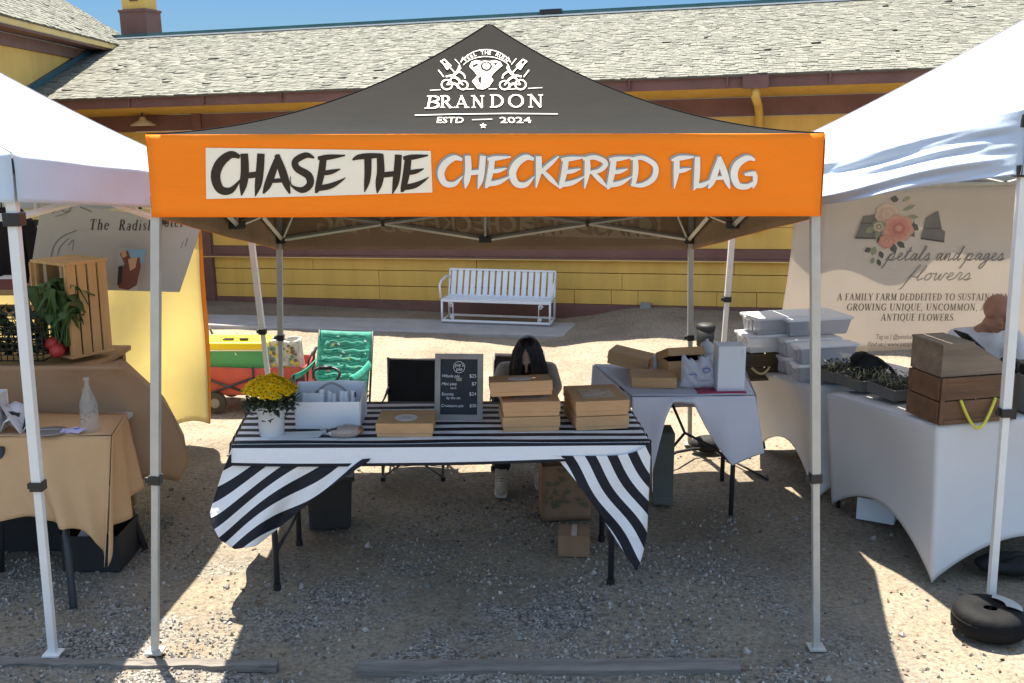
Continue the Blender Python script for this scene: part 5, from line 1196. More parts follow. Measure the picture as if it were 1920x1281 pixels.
def rtop(u, v):
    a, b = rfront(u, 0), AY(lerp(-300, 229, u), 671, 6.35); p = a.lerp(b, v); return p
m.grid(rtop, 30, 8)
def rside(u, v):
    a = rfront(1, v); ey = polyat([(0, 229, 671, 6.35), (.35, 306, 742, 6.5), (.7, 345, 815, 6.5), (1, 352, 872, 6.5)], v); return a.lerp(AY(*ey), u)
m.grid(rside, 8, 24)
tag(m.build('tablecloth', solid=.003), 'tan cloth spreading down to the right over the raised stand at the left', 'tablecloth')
# crate with radishes
p0, p1, p2 = AY(138, 690, 5.84), AY(214, 686, 6.06), AY(40, 676, 6.02); z0 = RZ + .012
d1 = (p1 - p0); d1.z = 0; d2 = p2 - p0; d2.z = 0; ang = atan2(d1.y, d1.x); r_, l_ = d1.length, .30; hC = AY(138, 497, 5.84).z - z0
t = thing('wooden_crate', 'slatted pine crate standing on end with radish greens inside', 'crate', (p0.x, p0.y, z0), (0, 0, ang))
pine = M('crate_pine', (.50, .32, .14), .7, .18, 6, .15, 40, stretch=(1, 1, .3))
m = MB(pine); nS = 4; sw = r_ / nS
for k in range(nS): m.box((sw * (k + .5), 0, hC / 2), (sw - .012, .012, hC - .01))
m.build('side_slats', t, .002)
m = MB(pine)
for k in range(3): m.box((l_ * 0 + .02 + .1 * k, l_, hC / 2), (.08, .012, hC - .01))
for k in range(4): m.box((r_, .04 + l_ / 4 * k, hC / 2), (.012, .06, hC - .01))
m.build('back_slats', t, .002)
m = MB(pine); m.box((r_ / 2, l_ / 2, hC), (r_ + .02, l_ + .02, .016)); m.build('top_board', t, .003)
m = MB(pine); m.box((r_ / 2, l_ / 2, .008), (r_ + .02, l_ + .02, .016)); m.build('bottom_board', t, .003)
m = MB(pine); m.box((.012, .012, hC / 2), (.022, .02, hC - .02)); m.box((.012, l_ - .012, hC / 2), (.022, .02, hC - .02)); m.build('corner_post', t, .002)
cc = Matrix.Translation((p0.x, p0.y, z0)) @ Matrix.Rotation(ang, 4, 'Z'); q = cc @ Vector((.01, .13, .018))
t = thing('radish_bunch', 'bunch of red radishes with long dark green leaves inside the crate', 'radishes', q)
m = MB(M('radish_red', (.36, .035, .035), .45, .2, 20)); random.seed(3)
for k in range(16): m.blob((random.uniform(-.05, .12), random.uniform(-.10, .13), .035 + .03 * (k % 2)), random.uniform(.032, .044), 12, 8, .05)
m.build('roots', t)
m = MB(M('radish_leaf', (.045, .10, .025), .6, .3, 20, island=.35)); 
for k in range(70):
    a = random.uniform(-2.6, 1.6); b = Vector((random.uniform(-.05, .10), random.uniform(-.10, .12), .06)); top = b + Vector((random.uniform(-.07, .07), random.uniform(-.07, .08), random.uniform(.18, .36))); e = top + Vector((.08 * cos(a), .08 * sin(a), random.uniform(-.16, .02)))
    P4 = catmull([tuple(b), tuple(b.lerp(top, .6)), tuple(top), tuple(e)], 5); wv = Vector((-sin(a), cos(a), 0)); vs = []
    for i, pnt in enumerate(P4):
        u = i / (len(P4) - 1); w_ = .004 + .038 * max(0, sin(pi * min(1, max(0, (u - .3) / .7)))) * (1 + .15 * (i % 2)); vs += [Vector(pnt) - wv * w_, Vector(pnt) + wv * w_ + Vector((0, 0, .012 * (i % 2)))]
    m.add(vs, [(2 * i, 2 * i + 1, 2 * i + 3, 2 * i + 2) for i in range(len(P4) - 1)], True)
m.build('leaves', t, solid=.0015)
# wire basket, shelf, garment
q = AY(28, 683, 5.86); q.z = RZ + .012
t = thing('wire_basket', 'black wire basket of dark greens left of the crate', 'basket', q)
m = MB(black_plastic); W2, D2, H2 = .20, .16, .19
for k in range(7):
    z = .005 + H2 * k / 6; m.tube([(-W2, -D2 / 2, z), (W2, -D2 / 2, z), (W2, D2, z), (-W2, D2, z)], .004, 6, closed=True)
for k in range(13): x = -W2 + 2 * W2 * k / 12; m.tube([(x, -D2 / 2, 0), (x, -D2 / 2, H2)], .003, 5); m.tube([(x, D2, 0), (x, D2, H2)], .003, 5)
m.build('wires', t)
m = MB(M('dark_green_leaf', (.018, .04, .022), .6, .3, 20, island=.4)); random.seed(14)
for k in range(260):
    c = Vector((random.uniform(-.18, .18), random.uniform(-.05, .14), random.uniform(.02, .25))); d = Vector((random.gauss(0, 1), random.gauss(0, 1), random.gauss(.4, .6)))
    leafq(m, c, d, Vector((random.gauss(0, .4), random.gauss(0, .4), 1)), random.uniform(.05, .09), random.uniform(.012, .024))
m.build('greens', t)
q = AY(48, 545, 6.3)
t = thing('display_shelf', 'pine shelf unit at the far left edge behind the wire basket', 'shelf', (q.x - .5, 6.35, 0))
zsf = q.z
m = MB(rw); m.box((0, 0, zsf), (1.0, .25, .035)); m.build('shelf_board', t, .003)
m = MB(rw); m.box((0, 0, zsf - .13), (1.0, .25, .03)); m.build('shelf_board', t, .003)
for sx in (-.47, .42): m = MB(rw); m.box((sx, .1, (zsf - .0) / 2), (.045, .045, zsf - .05)); m.build('post', t, .003)
t = thing('jar_box', 'small dark red box with a white lid on the pine shelf', 'box', AY(18, 528, 6.28) + Vector((-.02, 0, .0)))
t.location.z = zsf + .018
m = MB(M('maroon_card', (.16, .05, .045), .6)); m.box((0, 0, .03), (.16, .1, .06)); m.build('body', t, .003); m = MB(wp); m.box((.03, 0, .066), (.12, .1, .01)); m.build('lid', t, .002)
q = AY(4, 402, 6.75)
t = thing('hanging_jacket', 'dark jacket hanging from the canopy bar at the left edge', 'jacket', q)
m = MB(M('dark_wool', (.012, .010, .014), .9, .2, 10, .3, 20))
def jk(u, v):
    a = 2 * pi * u; w_ = polyat([(0, .03), (.08, .11), (.2, .155), (.6, .15), (1, .17)], v)[0]; return Vector((w_ * cos(a), .06 * sin(a) * (1 + .15 * sin(5 * a)), .04 - .52 * v))
m.grid(jk, 28, 16); m.build('body', t)
for s_ in (-1, 1): m = MB(M('dark_wool', ())); m.tube([(s_ * .09, 0, .0), (s_ * .165, 0, -.07), (s_ * .185, -.01, -.25), (s_ * .18, -.02, -.42)], .05, 10, taper=lambda q_: 1 - .25 * q_); m.build('sleeve', t)
m = MB(dark_steel); m.tube([(0, 0, .03), (0, 0, .10), (.02, 0, .12), (.035, 0, .10)], .005, 6); m.build('hanger', t)
# bright yellow back sheet
ys = M('yellow_cotton', (.90, .81, .48), .85, .05, 3, .4, 5, trans=.55); osh = M('orange_edge', (.75, .36, .06), .85, .05, 3, trans=.4)
m = MB(ys)
def ysh(u, v, e=0):
    ex_ = polyat([(0, 368), (.3, 374), (.7, 384), (1, 394)], v)[0]; p = AY(lerp(-420, ex_, u) + e, lerp(392, 792 + 10 * sin(9 * u) + 8 * sin(31 * u), v), 7.62); p.y += .035 * sin(26 * u + 2.5 * v) * (.4 + v) + .02 * sin(9 * v + 14 * u); return p
m.grid(ysh, 90, 40); m.mat(osh); m.grid(lambda u, v: ysh(1, v, 8 * u * sin(pi * v * .8 + .4)) + Vector((0, .01 * u, 0)), 2, 40)
tag(m.build('back_sheet', solid=.002), 'bright yellow sheet with orange edge hung as the back wall of the left stall', 'sheet')
# the sign
gb = M('grey_board', (.40, .40, .365), .7, .05, 4)
cor = [AY(78, 378, 6.42), AY(380, 416, 6.42), AY(336, 548, 6.36), AY(52, 540, 6.36)]
cen = sum(cor, Vector()) / 4
t = thing('stall_sign', 'pale grey board lettered The Radish Hotel hung behind the crate', 'sign', cen)
nrm = (cor[1] - cor[0]).cross(cor[3] - cor[0]).normalized()
if nrm.y > 0: nrm = -nrm
m = MB(gb); m.sheet([p - cen for p in cor], .012, -nrm); brd = m.build('board', t, .002)
def sg(px, py, l):
    r = _ray(px, py); o_ = Vector((0, 0, CAM_H)); tt_ = (cor[0] - o_).dot(nrm) / r.dot(nrm); return o_ + r * tt_ + nrm * (.003 + l) - cen
m = MB(M('ink_dark', (.05, .05, .05), .8))
for w_, x, y, wd_ in (('The', 167, 431, 39), ('Radish', 222, 432, 66), ('Hotel', 292, 426, 52)): write_font(m, SERIF, w_, sg, x, y, 20, width=wd_, shear=.22, gap=.14)
m.mat(M('ink_grey', (.17, .17, .16), .8))
for st in ([(95, 492, 2), (100, 465, 2), (115, 445, 2), (145, 432, 1.5)], [(108, 490, 1.5), (112, 465, 1.5), (130, 446, 1.5)], [(128, 460, 1.5), (138, 450, 1.5), (136, 470, 1.2)], [(98, 400, 2), (112, 392, 2), (124, 398, 2), (136, 388, 2)], [(104, 406, 1.5), (120, 402, 1.5), (134, 395, 1.5)], [(150, 388, 2.5), (165, 394, 2.5), (172, 398, 2)], [(352, 446, 2), (345, 470, 1.6), (330, 500, 1.6), (325, 512, 1.4)], [(344, 452, 1.5), (338, 470, 1.5)], [(318, 500, 1.5), (308, 512, 1.5), (312, 505, 1.2)], [(325, 515, 2), (328, 508, 2)]):
    m.stroke(st, sg)
m.build('lettering', brd)
m = MB(M('cord', (.5, .5, .48), .8)); m.tube([cor[0] + Vector((.02, -.01, -.02)) - cen, Vector((cor[0].x - .02, 6.42, 2.0)) - cen], .003, 5); m.tube([cor[1] + Vector((-.02, -.01, -.02)) - cen, Vector((cor[1].x - .02, 6.42, 2.02)) - cen], .003, 5); m.build('cord', t)
pc = [AY(222, 466, 6.26), AY(276, 467, 6.26), AY(255, 545, 6.24), AY(218, 543, 6.24)]; pcc = sum(pc, Vector()) / 4
t = thing('postcard', 'small picture card of brown figures under blue sky on the grey sign', 'postcard', pcc)
m = MB(M('card_white', (.42, .42, .40), .6)); m.sheet([p - pcc for p in pc], .003, (0, 1, 0)); m.build('card', t)
m = MB(M('card_blue', (.16, .30, .42), .6)); pm = lambda x, y, l: AY(x, y, 6.235) - pcc + Vector((0, -l, 0))
m.poly([(238, 468), (275, 468), (268, 495), (244, 490)], pm); m.mat(M('card_brown', (.13, .045, .03), .6)); m.poly([(224, 475), (240, 470), (246, 488), (262, 482), (264, 500), (256, 535), (240, 544), (222, 540), (226, 510), (234, 495)], pm, .0006); m.mat(M('card_tan', (.45, .27, .15), .6)); m.poly([(240, 486), (258, 482), (254, 502), (244, 508)], pm, .0012); m.poly([(226, 472), (236, 470), (238, 480), (230, 484)], pm, .0012); m.mat(M('card_dark', (.02, .02, .02), .6)); m.poly([(222, 500), (230, 498), (228, 530), (220, 536)], pm, .0012); m.build('picture', t)
# things on the front cloth
FT = lambda x, y: G(x, y, FZ + .012)
t = thing('glass_bottle', 'clear glass bottle with a tapered neck near the corner of the beige table', 'bottle', FT(170, 808))
m = MB(M('bottle_glass', (.55, .57, .56), .08, .03, alpha=.25, spec=.6)); m.lathe([(0, .0), (.042, .0), (.046, .01), (.046, .14), (.040, .17), (.022, .215), (.012, .245), (.012, .272), (.016, .275), (.016, .288), (0, .288)], n=28); m.build('glass', t)
m = MB(M('etched_band', (.30, .30, .29), .6)); 
for k in range(5): a = -1.5 + k * .5; m.at().tube([(.0475 * cos(a - 1.2 + .12 * j), .0475 * sin(a - 1.2 + .12 * j), .05 + .022 * k + .008 * sin(j)) for j in range(6)], .0028, 5)
m.build('etching', t)
t = thing('card_stack', 'small stack of pale lilac cards with a blue mark on the beige table', 'cards', FT(140, 812))
m = MB(M('lilac_card', (.52, .50, .74), .6)); m.box((-.03, .02, .006), (.09, .055, .012), (0, 0, .2)); m.box((.015, -.005, .018), (.075, .05, .003), (.25, 0, -.5)); m.build('cards', t)
m = MB(M('blue_mark', (.03, .03, .3), .6)); m.box((.012, .002, .0245), (.03, .006, .001), (.25, 0, .5)); m.build('mark', t)
t = thing('plate', 'flat silver plate lying beside the stack of cards', 'plate', FT(95, 812)); m = MB(M('silver_plate', (.35, .35, .36), .3, metal=.5)); m.lathe([(0, .004), (.05, .004), (.085, .012), (.088, .010), (.05, 0), (0, 0)], n=28); m.build('dish', t); m = MB(M('silver_plate', ())); m.tube([(.05, .02, .014), (-.03, .01, .016), (-.08, 0, .014)], .004); m.build('spoon', t)
t = thing('paper_carton', 'open white carton with crumpled tissue at the left end of the beige table', 'carton', FT(14, 806), (0, 0, .1))
m = MB(wp); m.box((-.02, 0, .10), (.012, .16, .20)); m.box((-.12, .08, .10), (.22, .008, .20)); m.box((-.12, -.08, .10), (.2, .008, .2)); m.box((-.12, 0, .004), (.2, .16, .008)); m.build('box', t, .003)
m = MB(M('tissue', (.60, .60, .64), .8, .1, 10)); random.seed(2)
m.grid(lambda u, v: Vector((-.03 + .17 * u, -.05 + .12 * v, .15 + .06 * sin(5 * u + 2) * cos(4 * v) - .14 * u + random.gauss(0, .008))), 8, 8); m.grid(lambda u, v: Vector((-.0 + .10 * u, -.09 + .1 * v, .03 + .05 * sin(4 * u) + random.gauss(0, .006))), 6, 6); m.build('tissue', t, solid=.002)
m = MB(black_plastic); m.box((.03, .0, .09), (.08, .03, .02), (0, .3, .3)); m.sheet([(.085, -.04, 0), (.12, -.04, 0), (.13, -.02, .12), (.115, -.02, .12)], .01, (0, 1, 0)); m.build('clip', t)
dkp = M('dark_grey_plastic', ())
for px, py, w_, h_, lab in ((160, 1085, .30, .20, 'dark crate with pale papers under the corner of the beige table'), (20, 1045, .5, .26, 'black storage box deep under the left end of the beige table')):
    q = G(px, py) + Vector((0, .25, 0)); t = thing('storage_crate', lab, 'crate', q)
    m = MB(M('black_crate', (.02, .02, .022), .6)); m.box((0, .004 + .16, h_ / 2), (w_, .008, h_)); m.box((0, -.16, h_ / 2), (w_, .008, h_)); m.box((-w_ / 2, 0, h_ / 2), (.008, .32, h_)); m.box((w_ / 2, 0, h_ / 2), (.008, .32, h_)); m.box((0, 0, .006), (w_, .32, .012)); m.build('body', t, .004)
    m = MB(M('tissue', ())); m.sheet([(-w_ * .3, -.1, h_ * .8), (w_ * .1, -.12, h_ * .85), (w_ * .15, .05, h_ * 1.15), (-w_ * .25, .06, h_ * 1.1)], .01, (0, 0, 1)); m.build('papers', t)

# ================================================================ RIGHT STALL
spandex = M('white_spandex', (.66, .64, .63), .7, .03, 3, .15, 4, trans=.1)
def spandex_table(label, clabel, N_, F_, dr, wdt, bn, bf, arch=.22):
    N_, F_, bn, bf = Vector(N_), Vector(F_), Vector(bn), Vector(bf); dr = Vector(dr).normalized(); N2 = N_ + dr * wdt; F2 = F_ + dr * wdt; bn2 = bn + dr * (wdt + .05); bf2 = bf + dr * (wdt + .02)
    o = (N_ + F2) / 2; o.z = 0
    t = thing('folding_table', label, 'table', o)
    m = MB(M('table_plastic', ())); m.sheet([p - o - Vector((0, 0, .035)) for p in (N_.lerp(F2, .02), N2.lerp(F_, .02), F2.lerp(N_, .02), F_.lerp(N2, .02))], .028, (0, 0, 1)); m.build('tabletop', t)
    for tp, bt in ((N_, bn), (N2, bn2), (F_, bf), (F2, bf2)): m = MB(dark_steel); cc_ = Vector((o.x, o.y, 0)); m.tube([bt.lerp(cc_, .06) - o, tp.lerp(Vector((o.x, o.y, tp.z)), .08) - Vector((0, 0, .04)) - o], .014); m.build('leg', t)
    m = MB(spandex)
    m.grid(lambda u, v: vl(vl(N_, N2, u), vl(F_, F2, u), v) + Vector((0, 0, .002)), 12, 12)
    for a, b, ba, bb, k in ((F_, N_, bf, bn, 1), (N_, N2, bn, bn2, .9), (N2, F2, bn2, bf2, 1), (F2, F_, bf2, bf, 1)):
        cen_ = Vector((o.x, o.y, 0))
        def f(u, v, a=a, b=b, ba=ba, bb=bb, k=k):
            p = vl(a, b, u); q = vl(ba, bb, u); q.z += arch * k * (sin(pi * u) ** .8 if 0 < u < 1 else 0); r = p.lerp(q, v); ins = .05 * sin(pi * u) * sin(pi * min(1, v * .9)); r += (cen_ - Vector((r.x, r.y, 0))).normalized() * ins
            r.z -= 0; return r
        m.grid(f, 40, 26)
    tag(m.build('tablecloth', solid=.003), clabel, 'tablecloth'); return t
nb = G(1747, 1093); fb_ = G(1560, 948)
spandex_table('folding table under the stretched white cover nearest the right edge', 'stretched white cover with arched hems on the nearer table at the right', (2.19, 5.28, .825), AY(1549, 738, 6.2), (.97, .25, 0), 1.05, nb, (fb_.x, fb_.y, 0))
rn, rf = G(1532, 945), G(1424, 838)
spandex_table('folding table under the stretched white cover behind the plastic boxes', 'stretched white cover with arched hem on the farther table below the plastic boxes', AY(1522, 727, 6.45), AY(1397, 689, 7.3), (.97, .25, 0), 1.0, rn + Vector((0, .05, 0)), rf)
# plastic totes
tot = M('frosted_tote', (.82, .82, .84), .3, .04, trans=.3, alpha=.8); totg = M('grey_tote', (.55, .56, .60), .25, .06, trans=.3, alpha=.72); tlid = M('tote_lid', (.74, .74, .75), .35, .03)
def tote(label, loc, rotz, w, l, hh, mat):
    t = thing('plastic_tote', label, 'plastic box', loc, (0, 0, rotz), 'stacked plastic totes')
    m = MB(mat); m.box((0, 0, hh / 2 - .008), (l, w, hh - .016), taper=.90); 
    for k in range(3): m.box((-l / 2 + .0, -w / 2 + w * (k + 1) / 4, hh * .45), (.008, .012, hh * .7))
    m.build('body', t, .008)
    m = MB(tlid); m.box((0, 0, hh - .010), (l + .025, w + .02, .02)); m.box((-l / 2 - .008, 0, hh - .022), (.014, w * .5, .022)); m.build('lid', t, .006)
    return t
ra = atan2(.25, .97); ux = Vector((cos(ra), sin(ra), 0)); uy = Vector((-sin(ra), cos(ra), 0)); th_ = .118
lab = ('nearest', 'second nearest', 'farthest')
for k, (px, py) in enumerate(((1498, 722), (1471, 706), (1447, 694))):
    q = G(px, py, .70 - .025 * k); q.z = .712 - .028 * k; c = q + ux * .20 + uy * .055
    tote('bottom clear plastic box in the row of three, %s to the seedling trays' % lab[k], c, ra, .112, .40, th_, (totg, tot, tot)[k])
    tote('second-layer clear plastic box in the row of three, %s to the seedling trays' % lab[k], c + Vector((.002, .004, th_ + .002)), ra, .112, .40, th_, (totg, tot, tot)[k])
c0 = c
q = G(1452, 640, .93); c = c0 + ux * .03 + uy * -.10 + Vector((0, 0, 2 * th_ + .034))
tote('wide plastic box lying across the top of the nearer stack', c, ra, .34, .47, .122, totg)
cr = AY(1398, 692, 7.22); crz = .635
darkwood = M('dark_stained_wood', (.085, .052, .025), .65, .3, 6, .25, 40, stretch=(.3, 3, 3))
def rope_crate(label, loc, rotz, w, d, h_, mat, rope, sag, side='front'):
    t = thing('wooden_crate', label, 'crate', loc, (0, 0, rotz))
    m = MB(mat)
    for sy in (-1, 1):
        for k in range(2): m.box((0, sy * d / 2, h_ * (.25 + .5 * k)), (w - .03, .014, h_ / 2 - .006))
    for sx in (-1, 1):
        for k in range(2): m.box((sx * w / 2, 0, h_ * (.25 + .5 * k)), (.014, d, h_ / 2 - .006))
    m.box((0, 0, .008), (w - .02, d - .02, .012)); m.build('box', t, .003)
    m = MB(mat)
    for sx in (-1, 1): m.box((sx * (w / 2 - .012), -d / 2 - .010, h_ / 2), (.024, .010, h_))
    m.box((0, -d / 2 - .010, h_ - .012), (w - .05, .010, .024)); m.box((0, -d / 2 - .010, .012), (w - .05, .010, .024)); m.build('trim', t, .002)
    m = MB(rope); a = w * .24; m.tube([(-a * (1 - 2 * i / 16) , -d / 2 - .02 - .02 * sin(pi * i / 16), h_ * .52 - sag * sin(pi * i / 16)) for i in range(17)], .008, 8); m.build('rope_handle', t)
    return t
q = G(1398, 690, .63)
rope_crate('dark wooden crate with a pale rope handle under the far plastic boxes', Vector((1.66, 7.14, .622)), ra - .1, .27, .22, .185, darkwood, M('pale_rope', (.60, .50, .25), .8), .04)
c = Vector((1.66, 7.14, .622 + .187)) + ux * .10
tote('plastic box resting on the dark wooden crate', c, ra, .20, .38, .125, tot)
tote('topmost plastic box of the whole pile, above the dark wooden crate', c + ux * .05 + Vector((0, 0, .127)), ra, .22, .40, .12, totg)
# seedling trays
trayp = M('tray_grey_plastic', (.12, .12, .11), .5, .1); soil = M('potting_soil', (.03, .022, .016), .95, .3, 60, .6, 80); stem = M('seedling_stem', (.30, .27, .17), .7, .3, 40, island=.4)
e1 = (Vector((2.19, 5.28, 0)) - Vector(AY(1549, 738, 6.2)).xy.to_3d()).normalized(); ta = atan2(e1.y, e1.x)
for k, (px, py) in enumerate(((1686, 752), (1622, 735), (1577, 722))):
    q = G(px, py, .80 - .028 * k); q.z = (.812, .786, .765)[k]
    t = thing('seedling_tray', ('seedling tray nearest the wooden crates', 'seedling tray between the other two trays', 'seedling tray nearest the plastic boxes')[k], 'seed tray', q + Vector((.05, .10, 0)), (0, 0, ta), 'seedling trays')
    L1, L2, hh = .235, .30, .065; m = MB(trayp)
    m.box((0, L2 / 2, hh / 2), (L1, .006, hh)); m.box((0, -L2 / 2, hh / 2), (L1, .006, hh)); m.box((L1 / 2, 0, hh / 2), (.006, L2, hh)); m.box((-L1 / 2, 0, hh / 2), (.006, L2, hh)); m.box((0, 0, .004), (L1, L2, .008)); 
    for s_ in (-1, 1): m.box((0, s_ * (L2 / 2 + .004), hh - .004), (L1 + .014, .012, .008)); m.box((s_ * (L1 / 2 + .004), 0, hh - .004), (.012, L2 + .014, .008))
    m.build('tray', t, .0015)
    m = MB(soil); m.grid(lambda u, v: Vector((lerp(-L1 / 2, L1 / 2, u), lerp(-L2 / 2, L2 / 2, v), hh - .014 + random.gauss(0, .004))), 14, 18); m.build('soil', t)
    m = MB(stem); random.seed(20 + k)
    for j in range(50):
        x, y = random.uniform(-.46, .46) * L1, random.uniform(-.46, .46) * L2; hgt2 = random.uniform(.015, .05); dx, dy = random.gauss(0, .02), random.gauss(0, .02)
        m.tube([(x, y, hh - .012), (x + dx * .3, y + dy * .3, hh + hgt2 * .6), (x + dx, y + dy, hh + hgt2)], .0022, 4)
    m.mat(leaf)
    for j in range(110):
        c = Vector((random.uniform(-.46, .46) * L1, random.uniform(-.46, .46) * L2, hh + random.uniform(0, .05))); leafq(m, c, Vector((random.gauss(0, 1), random.gauss(0, 1), random.gauss(0, .4))), Vector((0, 0, 1)), random.uniform(.015, .035), random.uniform(.004, .009))
    m.build('seedlings', t)
q = AY(1632, 706, 6.35)
t = thing('shoulder_bag', 'black slouched bag behind the seedling trays', 'bag', q, (0, 0, .1))
m = MB(M('black_nylon', ())); random.seed(3); m.blob((0, .04, .055), (.12, .08, .062), 18, 12, .1); m.blob((-.05, .04, .10), (.07, .05, .05), 14, 10, .1); m.build('bag', t, subsurf=1)
m = MB(M('black_nylon', ())); m.tube([(-.1, .02, .08), (-.06, -.02, .15), (.02, -.03, .12), (.1, -.05, .06), (.13, -.06, .02)], .012); m.build('strap', t)
# wooden crates at the corner
redwood = M('red_brown_wood', (.135, .068, .034), .6, .35, 5, .25, 40, stretch=(.4, 3, 3)); oldwood = M('grey_brown_wood', (.20, .15, .105), .75, .3, 6, .25, 40, stretch=(.4, 3, 3))
ca = AY(1746, 794, 5.27); cb = AY(1880, 797, 5.38); wC = (cb - ca).length
rot_c = atan2(cb.y - ca.y, cb.x - ca.x); hC2 = AY(1746, 706, 5.27).z - ca.z; zc = .83
c = (ca + cb) / 2 + Vector((0, .13, 0)); c.z = zc
rope_crate('reddish brown wooden crate with a drooping yellow rope handle', c, rot_c, wC, .26, hC2, redwood, M('yellow_rope', (.62, .56, .06), .7), .15)
t = thing('display_box', 'grey-brown wedge shaped wooden box on top of the roped crate', 'box', c + Vector((0, 0, hC2 + .002)), (0, 0, rot_c)); hW = .165
m = MB(oldwood); pr = [(-wC / 2, 0), (wC / 2 - .02, 0), (wC / 2 - .02, .03), (-wC / 2 + .18, hW), (-wC / 2, hW)]
m.sheet([(x, -.13, z) for x, z in pr], .014, (0, 1, 0)); m.sheet([(x, .116, z) for x, z in pr], .014, (0, 1, 0)); m.box((-wC / 2 + .007, 0, hW / 2), (.014, .23, hW)); m.build('sides', t, .002)
m = MB(oldwood); m.box((-wC / 2 + .09, 0, hW + .004), (.19, .26, .012)); m.build('top_board', t, .002)
m = MB(oldwood); m.sheet([(-wC / 2 + .18, -.116, hW - .004), (wC / 2 - .02, -.116, .026), (wC / 2 - .02, .116, .026), (-wC / 2 + .18, .116, hW - .004)], .01, (.5, 0, 1)); m.build('sloping_board', t, .002)
tb_ = c + Vector((0, 0, hC2 + .002))
t = thing('tablet', 'dark tablet leaning on top of the wedge shaped wooden box', 'tablet', tb_ + Vector((.0, .02, hW + .012)), (0, R(38), rot_c))
m = MB(black_plastic); m.box((.05, 0, .006), (.15, .11, .01)); m.build('body', t, .003); m = MB(M('dark_glass', ())); m.box((.05, 0, .0118), (.135, .095, .001)); m.build('screen', t)
q = tb_ + Vector((wC / 2 + .02, -.06, .0))
t = thing('tape_dispenser', 'black tape holder with a curved arm beside the wedge box', 'tape holder', q + Vector((0, 0, -hC2 + .0)))
m = MB(black_plastic); m.box((.02, 0, hC2 / 2), (.03, .05, hC2)); m.tube([(.02, 0, hC2), (.02, -.01, hC2 + .06), (-.03, -.02, hC2 + .085), (-.07, -.02, hC2 + .07)], .012); m.build('arm', t)
m = MB(M('tissue', ())); m.cyl((-.03, -.02, hC2 + .03), (-.03, .02, hC2 + .03), .035, n=20); m.build('roll', t)
t = thing('till_box', 'grey metal cash box beyond the white pole at the right edge', 'cash box', Vector((2.86, 5.56, .832)), (0, 0, ra)); gm = M('grey_box_paint', ())
m = MB(gm); m.box((0, 0, .10), (.28, .22, .20)); m.build('body', t, .006); m = MB(black_plastic); m.box((0, 0, .23), (.27, .21, .06)); m.build('lid', t, .006); m = MB(white_metal); m.box((0, -.111, .20), (.2, .004, .02)); m.build('latch', t)
# weight on the pole, bag under the table, carton
q = G(1853, 1180)
t = thing('leg_weight', 'black round filled weight around the foot of the white pole', 'weight', q)
wm = M('black_vinyl', (.006, .006, .0065), .75, .2, 8, .3, 20, spec=.2); m = MB(wm)
m.lathe([(.03, .108), (.04, .116), (.10, .122), (.15, .112), (.168, .085), (.165, .068), (.172, .05), (.168, .015), (.15, .0), (0, .0)], n=36); m.build('bag', t)
m = MB(wm); m.tube([(.165 * cos(2 * pi * i / 30), .165 * sin(2 * pi * i / 30), .068) for i in range(30)], .007, 6, closed=True); m.build('piping', t)
m = MB(M('grey_label', (.35, .35, .33), .6)); m.grid(lambda u, v: Vector(((.065 + .075 * v) * cos(lerp(-.5, 1.1, u)), (.065 + .075 * v) * sin(lerp(-.5, 1.1, u)), .1345 - .012 * v * v)), 10, 4); m.build('patch', t)
q = G(1900, 1088)
t = thing('gear_bag', 'black bag on the ground at the foot of the white cover by the right edge', 'bag', q + Vector((.05, .1, 0)))
m = MB(M('black_nylon', ())); random.seed(11); m.blob((0, 0, .05), (.22, .10, .06), 20, 10, .12); m.build('bag', t, subsurf=1); m = MB(M('black_nylon', ())); m.tube([(-.1, -.06, .09), (-.04, -.09, .14), (.06, -.09, .13), (.1, -.06, .09)], .012); m.build('handle', t)
q = G(1632, 985)
t = thing('carton', 'white carton half hidden under the arched hem of the nearer white cover', 'box', q + Vector((.08, .12, 0)), (0, 0, -.5)); m = MB(wp); m.box((0, 0, .07), (.22, .16, .14)); m.build('body', t, .003); m = MB(wp); m.sheet([(.112, -.07, .138), (.112, .07, .138), (.2, .06, .09), (.2, -.06, .09)], .004, (.4, 0, 1)); m.build('flap', t)
# ---- banner
bl0, br0 = Vector((2.28, 7.92, 0)), Vector((4.28, 8.36, 0))
za, zb = AY(1520, 660, 8.0).z, AY(1700, 352, 8.1).z
bm2 = M('banner_vinyl', (.74, .68, .61), .7, .03, 3, .1, 6, trans=.45)
t = thing('banner', 'tall pale banner with a flower emblem and farm lettering behind the right stall', 'banner', (bl0 + br0) / 2); bc = (bl0 + br0) / 2
def bn_(u, v):
    p = vl(bl0, br0, u); p.z = lerp(za, zb, v); p.y += .006 * sin(14 * u) ; return p - bc
m = MB(bm2); m.grid(bn_, 40, 20); bnr = m.build('vinyl', t, solid=.002)
m = MB(bm2); m.grid(lambda u, v: bn_(0, v) + Vector((-.16 * u - .10 * u * (1 - v), .02 * u + .015 * sin(9 * v), 0)), 6, 16); m.build('side_flap', t, solid=.002)
m = MB(grey_metal); m.bar(bl0 - bc + Vector((0, .03, zb + .012)), br0 - bc + Vector((0, .03, zb + .012)), .03)
for q in (bl0, br0): m.bar(q - bc + Vector((0, .035, 0)), q - bc + Vector((0, .035, zb)), .028)
m.build('stand', t)
bn_n = Vector((br0.y - bl0.y, -(br0.x - bl0.x), 0)).normalized()
def bp_(px, py, l):
    r = _ray(px, py); o_ = Vector((0, 0, CAM_H)); k = (bl0 - o_).dot(bn_n) / r.dot(bn_n); return o_ + r * k + bn_n * (.009 + l) - bc
gi = M('banner_grey_ink', (.25, .23, .215), .8); m = MB(gi)
write_font(m, SCRIPT, 'petals and pages', bp_, 1662, 488, 26, width=218, shear=.35, gap=0, wid=2.2)
